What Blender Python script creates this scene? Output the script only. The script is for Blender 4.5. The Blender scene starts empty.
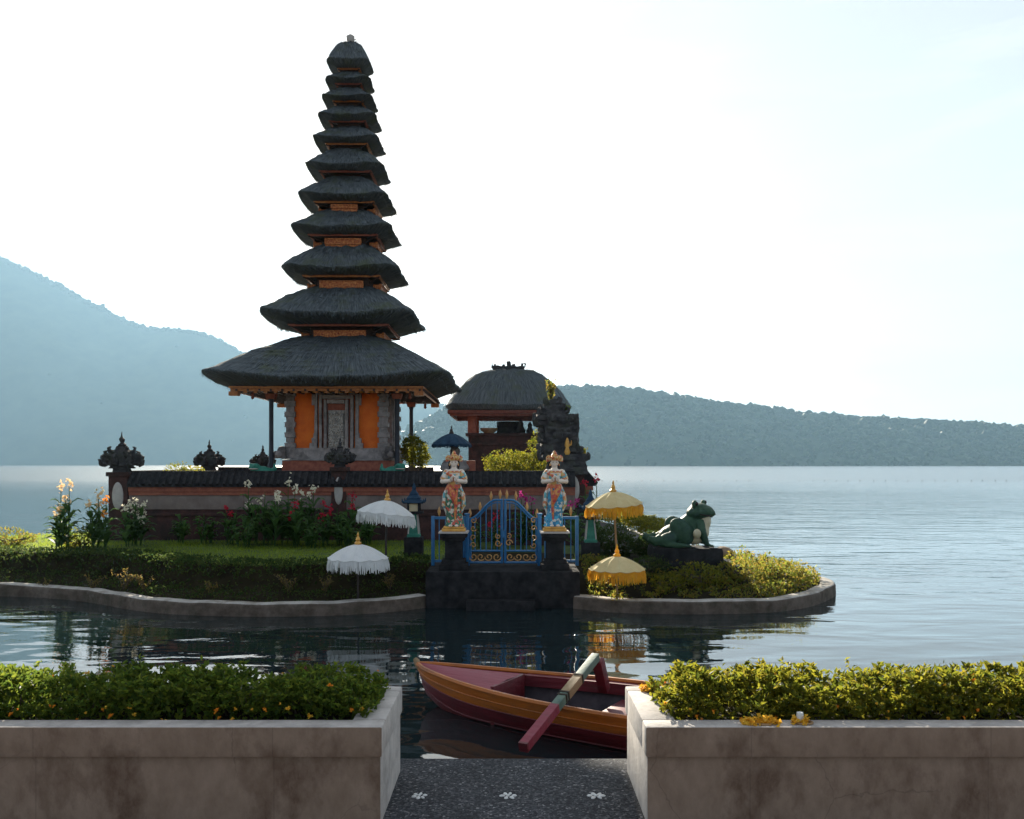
import bpy, bmesh, math, random
import numpy as np
from mathutils import Vector, Matrix, noise

# ------------------------------------------------------------------ camera, light, exposure
scene = bpy.context.scene
C = scene.collection
R = math.radians
CAMZ, F, HY = 2.0, 900.0, 464.0          # eye height, focal length in pixels, horizon row
cd = bpy.data.cameras.new('camera'); cam = bpy.data.objects.new('camera', cd); C.objects.link(cam)
cam.location = (0, 0, CAMZ); cam.rotation_euler = (R(90), 0, 0)
cd.sensor_width = 36; cd.lens = 36 * F / 1024; cd.shift_y = (HY - 409.5) / 1024
cd.clip_start = .05; cd.clip_end = 20000
scene.camera = cam

SUN_AZ, SUN_EL = R(-10.4), R(18.8)        # azimuth from +Y towards +X
w = bpy.data.worlds.new('World'); scene.world = w; w.use_nodes = True
nt = w.node_tree; nt.nodes.clear()
wo = nt.nodes.new('ShaderNodeOutputWorld'); bg = nt.nodes.new('ShaderNodeBackground')
sky = nt.nodes.new('ShaderNodeTexSky'); sky.sky_type = 'NISHITA'; sky.sun_disc = False
sky.sun_elevation = SUN_EL; sky.sun_rotation = SUN_AZ
sky.air_density = 0.8; sky.dust_density = 3.0; sky.ozone_density = 0.6; sky.altitude = 1200
# thin cirrus: part of the sky's own light
tc = nt.nodes.new('ShaderNodeTexCoord'); mp = nt.nodes.new('ShaderNodeMapping'); mp.inputs['Scale'].default_value = (1.6, 1.6, 9)
nz = nt.nodes.new('ShaderNodeTexNoise'); nz.inputs['Scale'].default_value = 2.3; nz.inputs['Detail'].default_value = 7; nz.inputs['Distortion'].default_value = .5
rp = nt.nodes.new('ShaderNodeValToRGB'); rp.color_ramp.elements[0].position = .48; rp.color_ramp.elements[1].position = .75
rp.color_ramp.elements[0].color = (.76, .76, .76, 1); rp.color_ramp.elements[1].color = (.92, .92, .92, 1)
mx = nt.nodes.new('ShaderNodeMixRGB'); mx.blend_type = 'MIX'; mx.inputs['Color2'].default_value = (5.5, 5.65, 5.75, 1)
nt.links.new(tc.outputs['Generated'], mp.inputs['Vector']); nt.links.new(mp.outputs[0], nz.inputs['Vector'])
nt.links.new(nz.outputs['Fac'], rp.inputs['Fac'])
# the veil of high cloud thins out away from the sun
sy_ = nt.nodes.new('ShaderNodeSeparateXYZ'); my_ = nt.nodes.new('ShaderNodeMapRange'); my_.inputs[1].default_value = -.5; my_.inputs[2].default_value = .6; my_.inputs[3].default_value = .40; my_.inputs[4].default_value = 1.0
mv_ = nt.nodes.new('ShaderNodeMath'); mv_.operation = 'MULTIPLY'
nt.links.new(tc.outputs['Generated'], sy_.inputs[0]); nt.links.new(sy_.outputs['Y'], my_.inputs[0]); nt.links.new(my_.outputs[0], mv_.inputs[0]); nt.links.new(rp.outputs[0], mv_.inputs[1]); nt.links.new(mv_.outputs[0], mx.inputs['Fac'])
# the veil is brightest low down, where one looks through the most of it
mz_ = nt.nodes.new('ShaderNodeMapRange'); mz_.inputs[1].default_value = .02; mz_.inputs[2].default_value = .46; mz_.inputs[3].default_value = 1.0; mz_.inputs[4].default_value = 0.0
vc_ = nt.nodes.new('ShaderNodeMixRGB'); vc_.inputs['Color1'].default_value = (4.0, 3.9, 3.88, 1); vc_.inputs['Color2'].default_value = (4.4, 4.38, 4.38, 1)
nt.links.new(sy_.outputs['Z'], mz_.inputs[0]); nt.links.new(mz_.outputs[0], vc_.inputs['Fac']); nt.links.new(vc_.outputs[0], mx.inputs['Color2'])
nt.links.new(sky.outputs[0], mx.inputs['Color1'])
mp2 = nt.nodes.new('ShaderNodeMapping'); mp2.inputs['Scale'].default_value = (1.2, 1.2, 6.5); mp2.inputs['Location'].default_value = (3.1, 1.4, .3)
nz2_ = nt.nodes.new('ShaderNodeTexNoise'); nz2_.inputs['Scale'].default_value = 3.0; nz2_.inputs['Detail'].default_value = 9; nz2_.inputs['Roughness'].default_value = .6; nz2_.inputs['Distortion'].default_value = .8
rp2 = nt.nodes.new('ShaderNodeValToRGB'); rp2.color_ramp.elements[0].position = .50; rp2.color_ramp.elements[1].position = .72; rp2.color_ramp.elements[1].color = (.6, .6, .6, 1)
mx2 = nt.nodes.new('ShaderNodeMixRGB'); mx2.inputs['Color2'].default_value = (5.0, 5.0, 5.0, 1)
nt.links.new(tc.outputs['Generated'], mp2.inputs['Vector']); nt.links.new(mp2.outputs[0], nz2_.inputs['Vector']); nt.links.new(nz2_.outputs['Fac'], rp2.inputs['Fac'])
nt.links.new(rp2.outputs[0], mx2.inputs['Fac']); nt.links.new(mx.outputs[0], mx2.inputs['Color1']); nt.links.new(mx2.outputs[0], bg.inputs['Color'])
bg.inputs['Strength'].default_value = .058
nt.links.new(bg.outputs[0], wo.inputs['Surface'])

sd = bpy.data.lights.new('sun', 'SUN'); sun = bpy.data.objects.new('sun', sd); C.objects.link(sun)
sd.energy = 5.0; sd.angle = R(.5); sd.color = (1, .90, .74)
sdir = Vector((math.sin(SUN_AZ) * math.cos(SUN_EL), math.cos(SUN_AZ) * math.cos(SUN_EL), math.sin(SUN_EL)))
sun.rotation_euler = sdir.to_track_quat('Z', 'Y').to_euler(); sun.location = sdir * 50

vs = scene.view_settings
vs.view_transform = 'Standard'; vs.look = 'None'; vs.gamma = 1; vs.use_curve_mapping = False; vs.exposure = 1.85
scene.render.engine = 'CYCLES'
cy = scene.cycles
cy.use_denoising = True; cy.max_bounces = 8; cy.diffuse_bounces = 3; cy.glossy_bounces = 3; cy.transmission_bounces = 4
cy.volume_bounces = 0; cy.transparent_max_bounces = 8; cy.sample_clamp_indirect = 6
cy.use_adaptive_sampling = True; cy.adaptive_threshold = .02
HAZE = (.00018, (.37, .62, .86), .25)    # density, colour, anisotropy

WATER = -.4
rnd = random.Random(7); rng = np.random.default_rng(7)

def P(px, py, Y):
    return Vector(((px - 512) / F * Y, Y, CAMZ - (py - HY) / F * Y))

# ------------------------------------------------------------------ materials
MATS = {}
def mat(name, c1, c2=None, scale=4, rough=.8, bump=0, bscale=25, spec=.3, metal=0, stretch=(1, 1, 1), transl=0, lo=.35, hi=.65, detail=6, dist=.02, uv=False, c3=None, c3scale=.8):
    m = bpy.data.materials.new(name); m.use_nodes = True; MATS[name] = m
    n, l = m.node_tree.nodes, m.node_tree.links
    b = n['Principled BSDF']; b.inputs['Roughness'].default_value = rough; b.inputs['Metallic'].default_value = metal
    b.inputs['Specular IOR Level'].default_value = spec
    t = n.new('ShaderNodeTexCoord'); mpn = n.new('ShaderNodeMapping'); mpn.inputs['Scale'].default_value = stretch
    l.new(t.outputs['UV' if uv else 'Object'], mpn.inputs['Vector'])
    col = None
    if c2 is None:
        b.inputs['Base Color'].default_value = (*c1, 1)
    else:
        x = n.new('ShaderNodeTexNoise'); x.inputs['Scale'].default_value = scale; x.inputs['Detail'].default_value = detail; x.inputs['Roughness'].default_value = .65
        r = n.new('ShaderNodeValToRGB'); e = r.color_ramp.elements
        e[0].position, e[0].color = lo, (*c1, 1); e[1].position, e[1].color = hi, (*c2, 1)
        l.new(mpn.outputs[0], x.inputs['Vector']); l.new(x.outputs['Fac'], r.inputs['Fac'])
        col = r.outputs[0]
        if c3 is not None:
            x3 = n.new('ShaderNodeTexNoise'); x3.inputs['Scale'].default_value = c3scale; x3.inputs['Detail'].default_value = 8; x3.inputs['Roughness'].default_value = .7
            r3 = n.new('ShaderNodeValToRGB'); r3.color_ramp.elements[0].position = .5; r3.color_ramp.elements[1].position = .68
            mxn = n.new('ShaderNodeMixRGB'); mxn.inputs['Color2'].default_value = (*c3, 1)
            l.new(mpn.outputs[0] if not uv else t.outputs['Object'], x3.inputs['Vector']); l.new(x3.outputs['Fac'], r3.inputs['Fac']); l.new(r3.outputs[0], mxn.inputs['Fac'])
            l.new(col, mxn.inputs['Color1']); col = mxn.outputs[0]
        l.new(col, b.inputs['Base Color'])
    if bump:
        y = n.new('ShaderNodeTexNoise'); y.inputs['Scale'].default_value = bscale; y.inputs['Detail'].default_value = 6
        bp = n.new('ShaderNodeBump'); bp.inputs['Strength'].default_value = bump; bp.inputs['Distance'].default_value = dist
        l.new(mpn.outputs[0], y.inputs['Vector']); l.new(y.outputs['Fac'], bp.inputs['Height']); l.new(bp.outputs[0], b.inputs['Normal'])
    if transl:
        ts = n.new('ShaderNodeBsdfTranslucent'); ms = n.new('ShaderNodeMixShader'); ms.inputs[0].default_value = transl
        if col is not None: l.new(col, ts.inputs['Color'])
        else: ts.inputs['Color'].default_value = (*c1, 1)
        l.new(b.outputs[0], ms.inputs[1]); l.new(ts.outputs[0], ms.inputs[2]); l.new(ms.outputs[0], n['Material Output'].inputs['Surface'])
    return m

def leafmat(name, cols, transl=.55, rough=.6, tint=1.0, spec=.15):
    m = bpy.data.materials.new(name); m.use_nodes = True
    n, l = m.node_tree.nodes, m.node_tree.links
    b = n['Principled BSDF']; b.inputs['Roughness'].default_value = rough; b.inputs['Specular IOR Level'].default_value = spec
    g = n.new('ShaderNodeNewGeometry'); r = n.new('ShaderNodeValToRGB'); cr = r.color_ramp
    while len(cr.elements) < len(cols): cr.elements.new(.5)
    for i, c in enumerate(cols):
        cr.elements[i].position = i / (len(cols) - 1); cr.elements[i].color = (*c, 1)
    l.new(g.outputs['Random Per Island'], r.inputs['Fac']); l.new(r.outputs[0], b.inputs['Base Color'])
    ts = n.new('ShaderNodeBsdfTranslucent'); ms = n.new('ShaderNodeMixShader'); ms.inputs[0].default_value = transl
    hv = n.new('ShaderNodeHueSaturation'); hv.inputs['Value'].default_value = 3.0 * tint; hv.inputs['Hue'].default_value = .485
    l.new(r.outputs[0], hv.inputs['Color']); l.new(hv.outputs[0], ts.inputs['Color'])
    l.new(b.outputs[0], ms.inputs[1]); l.new(ts.outputs[0], ms.inputs[2]); l.new(ms.outputs[0], n['Material Output'].inputs['Surface'])
    return m

M = {}
M['thatch'] = mat('palm_fibre_thatch', (.036, .046, .052), (.145, .165, .168), 1, .95, .9, 1, .1, stretch=(90, 5, 1), uv=True, dist=.04, c3=(.085, .10, .065), c3scale=1.6)  # teal lift in the fibre colour stands in for haze before the roofs
M['soffit'] = mat('dark_timber', (.03, .022, .02), (.07, .045, .035), 8, .8)
M['orange'] = mat('orange_plaster', (.60, .115, .016), (.70, .165, .024), 3, .85, .15, 12, c3=(.46, .085, .02), c3scale=1.3)
M['brick'] = mat('red_brick', (.20, .055, .035), (.33, .10, .055), 9, .9, .3, 30, c3=(.10, .05, .04), c3scale=1.5)
M['darkbrick'] = mat('dark_shaded_brick', (.030, .016, .014), (.075, .035, .028), 7, .9, .4, 30, c3=(.02, .018, .014), c3scale=1.5)  # brick darkened; its tone takes in the shade along the wall foot
M['darkred'] = mat('dull_red_beam_paint', (.11, .035, .026), (.19, .065, .042), 9, .8, .3, 40)
M['beam'] = mat('orange_brown_beam_paint', (.26, .085, .025), (.42, .17, .05), 14, .6, .3, 40)
M['pinkpaint'] = mat('faded_red_paint', (.20, .06, .04), (.31, .11, .065), 8, .75, .2, 40)
M['gold'] = mat('gold_paint', (.50, .24, .045), (.66, .38, .08), 12, .45, .2, 40, .5, .3)
M['carved_gold'] = mat('carved_gilt_panel', (.24, .045, .018), (.60, .25, .08), 22, .6, .9, 16, dist=.05)
M['grey'] = mat('grey_carved_stone', (.19, .175, .165), (.33, .30, .28), 5, .9, .6, 14, dist=.04, c3=(.09, .085, .08), c3scale=2.2)
M['darkstone'] = mat('dark_mossy_stone', (.028, .028, .03), (.075, .072, .07), 6, .9, .7, 18, dist=.03, c3=(.05, .055, .035), c3scale=2.5, spec=.12)
M['blackstone'] = mat('black_stone', (.012, .013, .014), (.034, .034, .034), 6, .9, .5, 20, spec=.05)
M['tile'] = mat('dark_coping_tile', (.015, .016, .018), (.04, .039, .038), 10, .9, .4, 20, spec=.1)
M['plaster'] = mat('grey_plaster', (.15, .118, .10), (.22, .18, .155), 3, .9, .2, 20, c3=(.11, .09, .08), c3scale=1.4)
M['medallion'] = mat('pale_stone', (.34, .32, .29), (.46, .43, .38), 6, .85, .3, 30)
M['column'] = mat('black_painted_post', (.012, .016, .022), (.03, .035, .042), 5, .5)
M['concrete'] = mat('weathered_concrete', (.185, .128, .088), (.27, .195, .142), 9, .9, .5, 60, .2, dist=.008, stretch=(1, 1, .6), lo=.3, hi=.7, detail=12, c3=(.105, .064, .042), c3scale=2.6)
def weather(m):
    """hairline cracks and cast joints worn into a material's colour and surface."""
    n, l = m.node_tree.nodes, m.node_tree.links; b = n['Principled BSDF']; src = b.inputs['Base Color'].links[0].from_socket
    t = n.new('ShaderNodeTexCoord')
    wn = n.new('ShaderNodeTexNoise'); wn.inputs['Scale'].default_value = 4; wn.inputs['Detail'].default_value = 5
    wm_ = n.new('ShaderNodeMixRGB'); wm_.blend_type = 'ADD'; wm_.inputs[0].default_value = .22
    l.new(t.outputs['Object'], wn.inputs['Vector']); l.new(t.outputs['Object'], wm_.inputs[1]); l.new(wn.outputs['Color'], wm_.inputs[2])
    v = n.new('ShaderNodeTexVoronoi'); v.feature = 'DISTANCE_TO_EDGE'; v.inputs['Scale'].default_value = 1.15; l.new(wm_.outputs[0], v.inputs['Vector'])
    cr = n.new('ShaderNodeMapRange'); cr.inputs[1].default_value = .0; cr.inputs[2].default_value = .0045; cr.inputs[3].default_value = 1; cr.inputs[4].default_value = 0; l.new(v.outputs['Distance'], cr.inputs[0])
    ms = n.new('ShaderNodeTexNoise'); ms.inputs['Scale'].default_value = 1.1; l.new(t.outputs['Object'], ms.inputs['Vector'])
    mr = n.new('ShaderNodeMapRange'); mr.inputs[1].default_value = .46; mr.inputs[2].default_value = .56; l.new(ms.outputs['Fac'], mr.inputs[0])
    k = n.new('ShaderNodeMath'); k.operation = 'MULTIPLY'; l.new(cr.outputs[0], k.inputs[0]); l.new(mr.outputs[0], k.inputs[1])
    sx = n.new('ShaderNodeSeparateXYZ'); l.new(t.outputs['Object'], sx.inputs[0])
    dv = n.new('ShaderNodeMath'); dv.operation = 'PINGPONG'; dv.inputs[1].default_value = .66; l.new(sx.outputs['X'], dv.inputs[0])
    jr = n.new('ShaderNodeMapRange'); jr.inputs[1].default_value = .0; jr.inputs[2].default_value = .005; jr.inputs[3].default_value = .8; jr.inputs[4].default_value = 0; l.new(dv.outputs[0], jr.inputs[0])
    mxx = n.new('ShaderNodeMath'); mxx.operation = 'MAXIMUM'; l.new(k.outputs[0], mxx.inputs[0]); l.new(jr.outputs[0], mxx.inputs[1])
    dk = n.new('ShaderNodeMixRGB'); dk.inputs[2].default_value = (.045, .034, .027, 1); sc = n.new('ShaderNodeMath'); sc.operation = 'MULTIPLY'; sc.inputs[1].default_value = .42
    l.new(mxx.outputs[0], sc.inputs[0]); l.new(sc.outputs[0], dk.inputs[0]); l.new(src, dk.inputs[1]); l.new(dk.outputs[0], b.inputs['Base Color'])
weather(M['concrete'])
M['concretetop'] = mat('skylit_concrete', (.36, .33, .30), (.50, .46, .42), 9, .85, .3, 40, .3, dist=.01, c3=(.25, .23, .21), c3scale=2.5)  # paler concrete with sky light painted into tops and ends
M['kerb'] = mat('mossy_shaded_kerb', (.06, .046, .034), (.14, .115, .092), 4, .9, .7, 14, dist=.03, detail=10, c3=(.05, .045, .03), c3scale=2.2, spec=.1)  # dark sides: moss and algae, with their shade painted in
M['kerbtop'] = mat('lit_kerb_top', (.24, .22, .19), (.42, .40, .36), 4, .9, .6, 14, dist=.02, c3=(.12, .10, .075), c3scale=2.4, spec=.2)  # paler top: light on the upper face put into its colour
M['soil'] = mat('dark_soil', (.012, .010, .006), (.030, .026, .013), 2.5, 1, .6, 10, spec=.05)
M['turf'] = mat('turf', (.028, .05, .010), (.07, .11, .018), 3, 1, .6, 40)
M['gravelpath'] = mat('grey_path', (.10, .10, .10), (.17, .165, .16), 8, 1, .4, 40, spec=0)
M['blue'] = mat('blue_painted_iron', (.008, .10, .25), (.016, .15, .33), 9, .42, .1, 60, .5)
M['goldiron'] = mat('gold_painted_iron', (.36, .17, .05), (.55, .30, .09), 14, .5, 0, 10, .5)
M['white'] = mat('white_cloth', (.74, .76, .74), (.84, .85, .82), 6, .9, .2, 60, transl=.3)
M['yellow'] = mat('cream_yellow_cloth', (.72, .60, .30), (.82, .70, .38), 5, .9, .2, 60, transl=.38)
M['yellowfringe'] = mat('yellow_fringe', (.72, .34, .02), (.86, .50, .05), 12, .9, transl=.45)
M['navy'] = mat('navy_cloth', (.010, .03, .06), (.022, .06, .10), 6, .85, transl=.1)
M['bamboo'] = mat('bamboo_pole', (.22, .13, .06), (.36, .24, .12), 9, .6, stretch=(1, 1, .2))
M['darkpole'] = mat('dark_pole', (.02, .018, .016), (.05, .04, .035), 9, .6)
M['skin'] = mat('painted_cream_skin', (.66, .56, .46), (.76, .67, .56), 8, .5, .1, 40)
M['frog'] = mat('green_frog_paint', (.016, .050, .028), (.035, .085, .045), 7, .6, .5, 30, .25, c3=(.018, .045, .04), c3scale=4)
M['frogbelly'] = mat('cream_belly_paint', (.36, .33, .20), (.50, .46, .30), 6, .45, .15, 30, .5)
M['eye'] = mat('glossy_eye', (.015, .012, .01), None, rough=.15)
M['green'] = mat('green_paint', (.015, .13, .09), (.04, .22, .15), 6, .5)
M['cream'] = mat('cream_lamp_paint', (.62, .52, .30), (.72, .62, .40), 8, .6)
M['boatred'] = mat('crimson_boat_paint', (.085, .008, .013), (.15, .016, .024), 6, .5, .4, 12, .4, stretch=(.25, 1, 2.5), c3=(.08, .02, .02), c3scale=5)
M['boatpink'] = mat('magenta_deck_paint', (.19, .026, .045), (.28, .05, .075), 5, .6, .4, 14, .3, stretch=(.3, 1.6, 1), c3=(.13, .04, .045), c3scale=5)
M['boatyellow'] = mat('ochre_boat_paint', (.37, .10, .011), (.50, .16, .019), 5, .5, .4, 14, .4, stretch=(.25, 1, 2.5), c3=(.18, .055, .018), c3scale=5)
M['boatin'] = mat('dark_boat_inside', (.022, .02, .024), (.06, .05, .055), 5, .8)
M['teal'] = mat('teal_green_spar_paint', (.075, .125, .10), (.14, .20, .155), 8, .65, .2, 30)
M['wood'] = mat('bare_wood', (.22, .15, .075), (.33, .235, .13), 10, .7, .2, 30, stretch=(1, .2, 1))
M['rope'] = mat('dark_rope', (.05, .04, .03), None, rough=.9)
M['pebblewhite'] = mat('white_pebble', (.62, .62, .60), (.74, .74, .70), 20, .7)
M['bark'] = mat('brown_bark', (.06, .045, .03), (.12, .09, .06), 12, .9, .5, 20)
M['rock'] = mat('brown_boulder', (.16, .11, .07), (.28, .20, .13), 5, .9, .5, 12)
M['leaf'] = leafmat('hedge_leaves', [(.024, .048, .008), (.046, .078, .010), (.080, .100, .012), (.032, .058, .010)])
M['leafgold'] = leafmat('gold_green_leaves', [(.05, .08, .012), (.10, .115, .016), (.15, .115, .02), (.045, .06, .012)])
M['leafdark'] = leafmat('dark_leaves', [(.015, .035, .010), (.028, .05, .014), (.045, .06, .016), (.022, .04, .012)], .35, .8, spec=.04)
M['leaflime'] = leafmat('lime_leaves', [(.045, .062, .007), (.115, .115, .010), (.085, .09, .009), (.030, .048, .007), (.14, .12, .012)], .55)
M['canna'] = leafmat('canna_leaves', [(.022, .055, .016), (.035, .08, .02), (.05, .095, .025)], .4)
M['bronze'] = leafmat('bronze_green_twigs', [(.10, .09, .02), (.14, .10, .03), (.07, .08, .02)], .4)
M['grass'] = leafmat('grass_blades', [(.075, .12, .012), (.10, .15, .016), (.13, .165, .02)], .55)
M['f_yellow'] = leafmat('yellow_petals', [(.75, .42, .03), (.80, .52, .06)], .4, tint=.34)
M['f_peach'] = leafmat('peach_petals', [(.78, .52, .24), (.80, .66, .36)], .4, tint=.34)
M['f_white'] = leafmat('cream_petals', [(.70, .68, .50), (.78, .74, .58)], .4, tint=.34)
M['f_red'] = leafmat('red_petals', [(.40, .015, .03), (.50, .03, .04)], .4, tint=.34)
M['f_pink'] = leafmat('magenta_petals', [(.32, .015, .12), (.42, .04, .19)], .4, tint=.34)
M['f_orange'] = leafmat('orange_petals', [(.75, .24, .02), (.80, .36, .03)], .4, tint=.34)
M['forest'] = leafmat('far_forest', [(.016, .036, .010), (.028, .055, .014), (.042, .066, .018), (.022, .042, .014)], .05)
M['mountain'] = mat('forested_mountain', (.022, .042, .020), (.05, .07, .03), .02, 1, 0)

def patterned(name, cols, scale, rough=.45):
    m = bpy.data.materials.new(name); m.use_nodes = True
    n, l = m.node_tree.nodes, m.node_tree.links
    b = n['Principled BSDF']; b.inputs['Roughness'].default_value = rough
    t = n.new('ShaderNodeTexCoord'); v = n.new('ShaderNodeTexVoronoi'); v.inputs['Scale'].default_value = scale
    sep = n.new('ShaderNodeSeparateColor'); r = n.new('ShaderNodeValToRGB'); r.color_ramp.interpolation = 'CONSTANT'
    cr = r.color_ramp
    while len(cr.elements) < len(cols): cr.elements.new(.5)
    for i, c in enumerate(cols): cr.elements[i].position = i / len(cols); cr.elements[i].color = (*c, 1)
    l.new(t.outputs['Object'], v.inputs['Vector']); l.new(v.outputs['Color'], sep.inputs[0]); l.new(sep.outputs[0], r.inputs['Fac'])
    l.new(r.outputs[0], b.inputs['Base Color']); return m
M['skirtgreen'] = patterned('green_patterned_skirt', [(.02, .14, .08), (.62, .58, .46), (.03, .20, .10), (.05, .10, .06), (.55, .10, .06)], 26)
M['skirtblue'] = patterned('blue_patterned_skirt', [(.03, .28, .46), (.62, .62, .56), (.04, .36, .55), (.02, .18, .32)], 26)
M['robe'] = patterned('white_flowered_robe', [(.66, .62, .52), (.60, .22, .10), (.10, .34, .36), (.68, .64, .55), (.62, .40, .12)], 22)
M['sash'] = patterned('orange_red_sash', [(.55, .12, .04), (.60, .26, .06), (.45, .05, .05)], 30)
M['crown'] = patterned('red_gold_crown', [(.62, .36, .10), (.50, .08, .05), (.64, .50, .26), (.62, .36, .10)], 40)

# ------------------------------------------------------------------ geometry helpers
class MB:
    def __init__(s): s.v, s.f, s.m, s.uv = [], [], [], None
    def add(s, vs_, fs_, mi=0):
        o = len(s.v); s.v += [tuple(p) for p in vs_]; s.f += [tuple(i + o for i in f) for f in fs_]; s.m += [mi] * len(fs_); return s
    def box(s, c, size, mi=0, rot=None, taper=1.0):
        hx, hy, hz = size[0] / 2, size[1] / 2, size[2] / 2
        vs_ = []
        for z in (-1, 1):
            k = taper if z > 0 else 1
            for x, y in ((-1, -1), (1, -1), (1, 1), (-1, 1)):
                p = Vector((x * hx * k, y * hy * k, z * hz))
                if rot: p = rot @ p
                vs_.append(p + Vector(c))
        return s.add(vs_, [(3, 2, 1, 0), (4, 5, 6, 7), (0, 1, 5, 4), (1, 2, 6, 5), (2, 3, 7, 6), (3, 0, 4, 7)], mi)
    def bz(s, x0, x1, y0, y1, z0, z1, mi=0):
        return s.box(((x0 + x1) / 2, (y0 + y1) / 2, (z0 + z1) / 2), (abs(x1 - x0), abs(y1 - y0), abs(z1 - z0)), mi)
    def tube(s, pts, rad, seg=8, mi=0, square=False):
        pts = [Vector(p) for p in pts]; n = len(pts)
        if not hasattr(rad, '__len__'): rad = [rad] * n
        vs_, fs_ = [], []; up = None
        for i, p in enumerate(pts):
            d = (pts[min(i + 1, n - 1)] - pts[max(i - 1, 0)]).normalized()
            if up is None: up = Vector((0, 0, 1)) if abs(d.z) < .9 else Vector((0, 1, 0))
            a = d.cross(up).normalized(); b = a.cross(d).normalized(); up = b
            for k in range(seg):
                t = 2 * math.pi * (k + (.5 if square else 0)) / seg
                vs_.append(p + (a * math.cos(t) + b * math.sin(t)) * rad[i] * (1.414 if square else 1))
        for i in range(n - 1):
            for k in range(seg):
                fs_.append((i * seg + k, i * seg + (k + 1) % seg, (i + 1) * seg + (k + 1) % seg, (i + 1) * seg + k))
        fs_.append(tuple(range(seg))[::-1]); fs_.append(tuple((n - 1) * seg + k for k in range(seg)))
        return s.add(vs_, fs_, mi)
    def lathe(s, prof, seg=16, c=(0, 0, 0), mi=0, sq=0, sy=1.0, rot=0):
        vs_, fs_ = [], []; n = len(prof)
        for r, z in prof:
            for k in range(seg):
                t = 2 * math.pi * k / seg + rot
                q = 1.0
                if sq: q = (abs(math.cos(t)) ** sq + abs(math.sin(t)) ** sq) ** (-1 / sq)
                vs_.append((c[0] + r * q * math.cos(t), c[1] + r * q * math.sin(t) * sy, c[2] + z))
        for i in range(n - 1):
            for k in range(seg):
                fs_.append((i * seg + k, i * seg + (k + 1) % seg, (i + 1) * seg + (k + 1) % seg, (i + 1) * seg + k))
        fs_.append(tuple(range(seg))[::-1]); fs_.append(tuple((n - 1) * seg + k for k in range(seg)))
        return s.add(vs_, fs_, mi)
    def ell(s, c, r, rot=None, seg=14, rings=9, mi=0):
        vs_, fs_ = [], []
        for i in range(rings + 1):
            a = math.pi * i / rings
            for k in range(seg):
                t = 2 * math.pi * k / seg
                p = Vector((r[0] * math.sin(a) * math.cos(t), r[1] * math.sin(a) * math.sin(t), r[2] * math.cos(a)))
                if rot: p = rot @ p
                vs_.append(p + Vector(c))
        for i in range(rings):
            for k in range(seg):
                fs_.append((i * seg + k, (i + 1) * seg + k, (i + 1) * seg + (k + 1) % seg, i * seg + (k + 1) % seg))
        return s.add(vs_, fs_, mi)
    def loft(s, secs, seg=20, mi=0):
        """secs: (cx, cy, z, rx, ry)"""
        vs_, fs_ = [], []; n = len(secs)
        for cx, cy_, z, rx, ry in secs:
            for k in range(seg):
                t = 2 * math.pi * k / seg
                vs_.append((cx + rx * math.cos(t), cy_ + ry * math.sin(t), z))
        for i in range(n - 1):
            for k in range(seg):
                fs_.append((i * seg + k, i * seg + (k + 1) % seg, (i + 1) * seg + (k + 1) % seg, (i + 1) * seg + k))
        fs_.append(tuple(range(seg))[::-1]); fs_.append(tuple((n - 1) * seg + k for k in range(seg)))
        return s.add(vs_, fs_, mi)
    def prism(s, poly, y0, y1, mi=0, plane='xz'):
        n = len(poly)
        f = (lambda p, y: (p[0], y, p[1])) if plane == 'xz' else (lambda p, y: (p[0], p[1], y))
        vs_ = [f(p, y0) for p in poly] + [f(p, y1) for p in poly]
        fs_ = [tuple(range(n)), tuple(range(2 * n - 1, n - 1, -1))] + [(i, i + n, (i + 1) % n + n, (i + 1) % n) for i in range(n)]
        return s.add(vs_, fs_, mi)
    def build(s, name, mats, parent=None, smooth=40, bevel=0, remesh=0, fix=True, rough=None):
        me = bpy.data.meshes.new(name)
        me.from_pydata(s.v, [], s.f)
        mats = mats if isinstance(mats, (list, tuple)) else [mats]
        for m_ in mats: me.materials.append(m_)
        if len(mats) > 1: me.polygons.foreach_set('material_index', s.m)
        if fix:
            b = bmesh.new(); b.from_mesh(me); bmesh.ops.recalc_face_normals(b, faces=b.faces)
            if bevel:
                ed = [e for e in b.edges if len(e.link_faces) == 2 and e.calc_face_angle(0) > R(35)]
                bmesh.ops.bevel(b, geom=ed, offset=bevel, segments=2, profile=.6, affect='EDGES', clamp_overlap=True)
            if rough:
                cuts, amp, fq = rough
                bmesh.ops.subdivide_edges(b, edges=[e for e in b.edges if e.calc_length() > amp * 2.2], cuts=cuts, use_grid_fill=True)
                b.normal_update()
                mv = [(q, q.normal * (amp * (noise.noise(q.co * fq) + .6 * noise.noise(q.co * fq * 2.3)))) for q in b.verts]
                for q, d in mv: q.co += d
            b.to_mesh(me); b.free()
        if smooth:
            me.shade_smooth(); me.set_sharp_from_angle(angle=R(smooth))
        o = bpy.data.objects.new(name, me); C.objects.link(o)
        if remesh:
            md = o.modifiers.new('r', 'REMESH'); md.mode = 'VOXEL'; md.voxel_size = remesh; md.use_smooth_shade = True
            sm = o.modifiers.new('s', 'SMOOTH'); sm.iterations = 4; sm.factor = .5
            dg = bpy.context.evaluated_depsgraph_get(); dg.update()
            nm = bpy.data.meshes.new_from_object(o.evaluated_get(dg)); o.modifiers.clear(); o.data = nm
            nm.materials.clear()
            for m_ in mats: nm.materials.append(m_)
            nm.shade_smooth(); nm.name = name; bpy.data.meshes.remove(me)
        if parent: o.parent = parent
        return o

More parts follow.
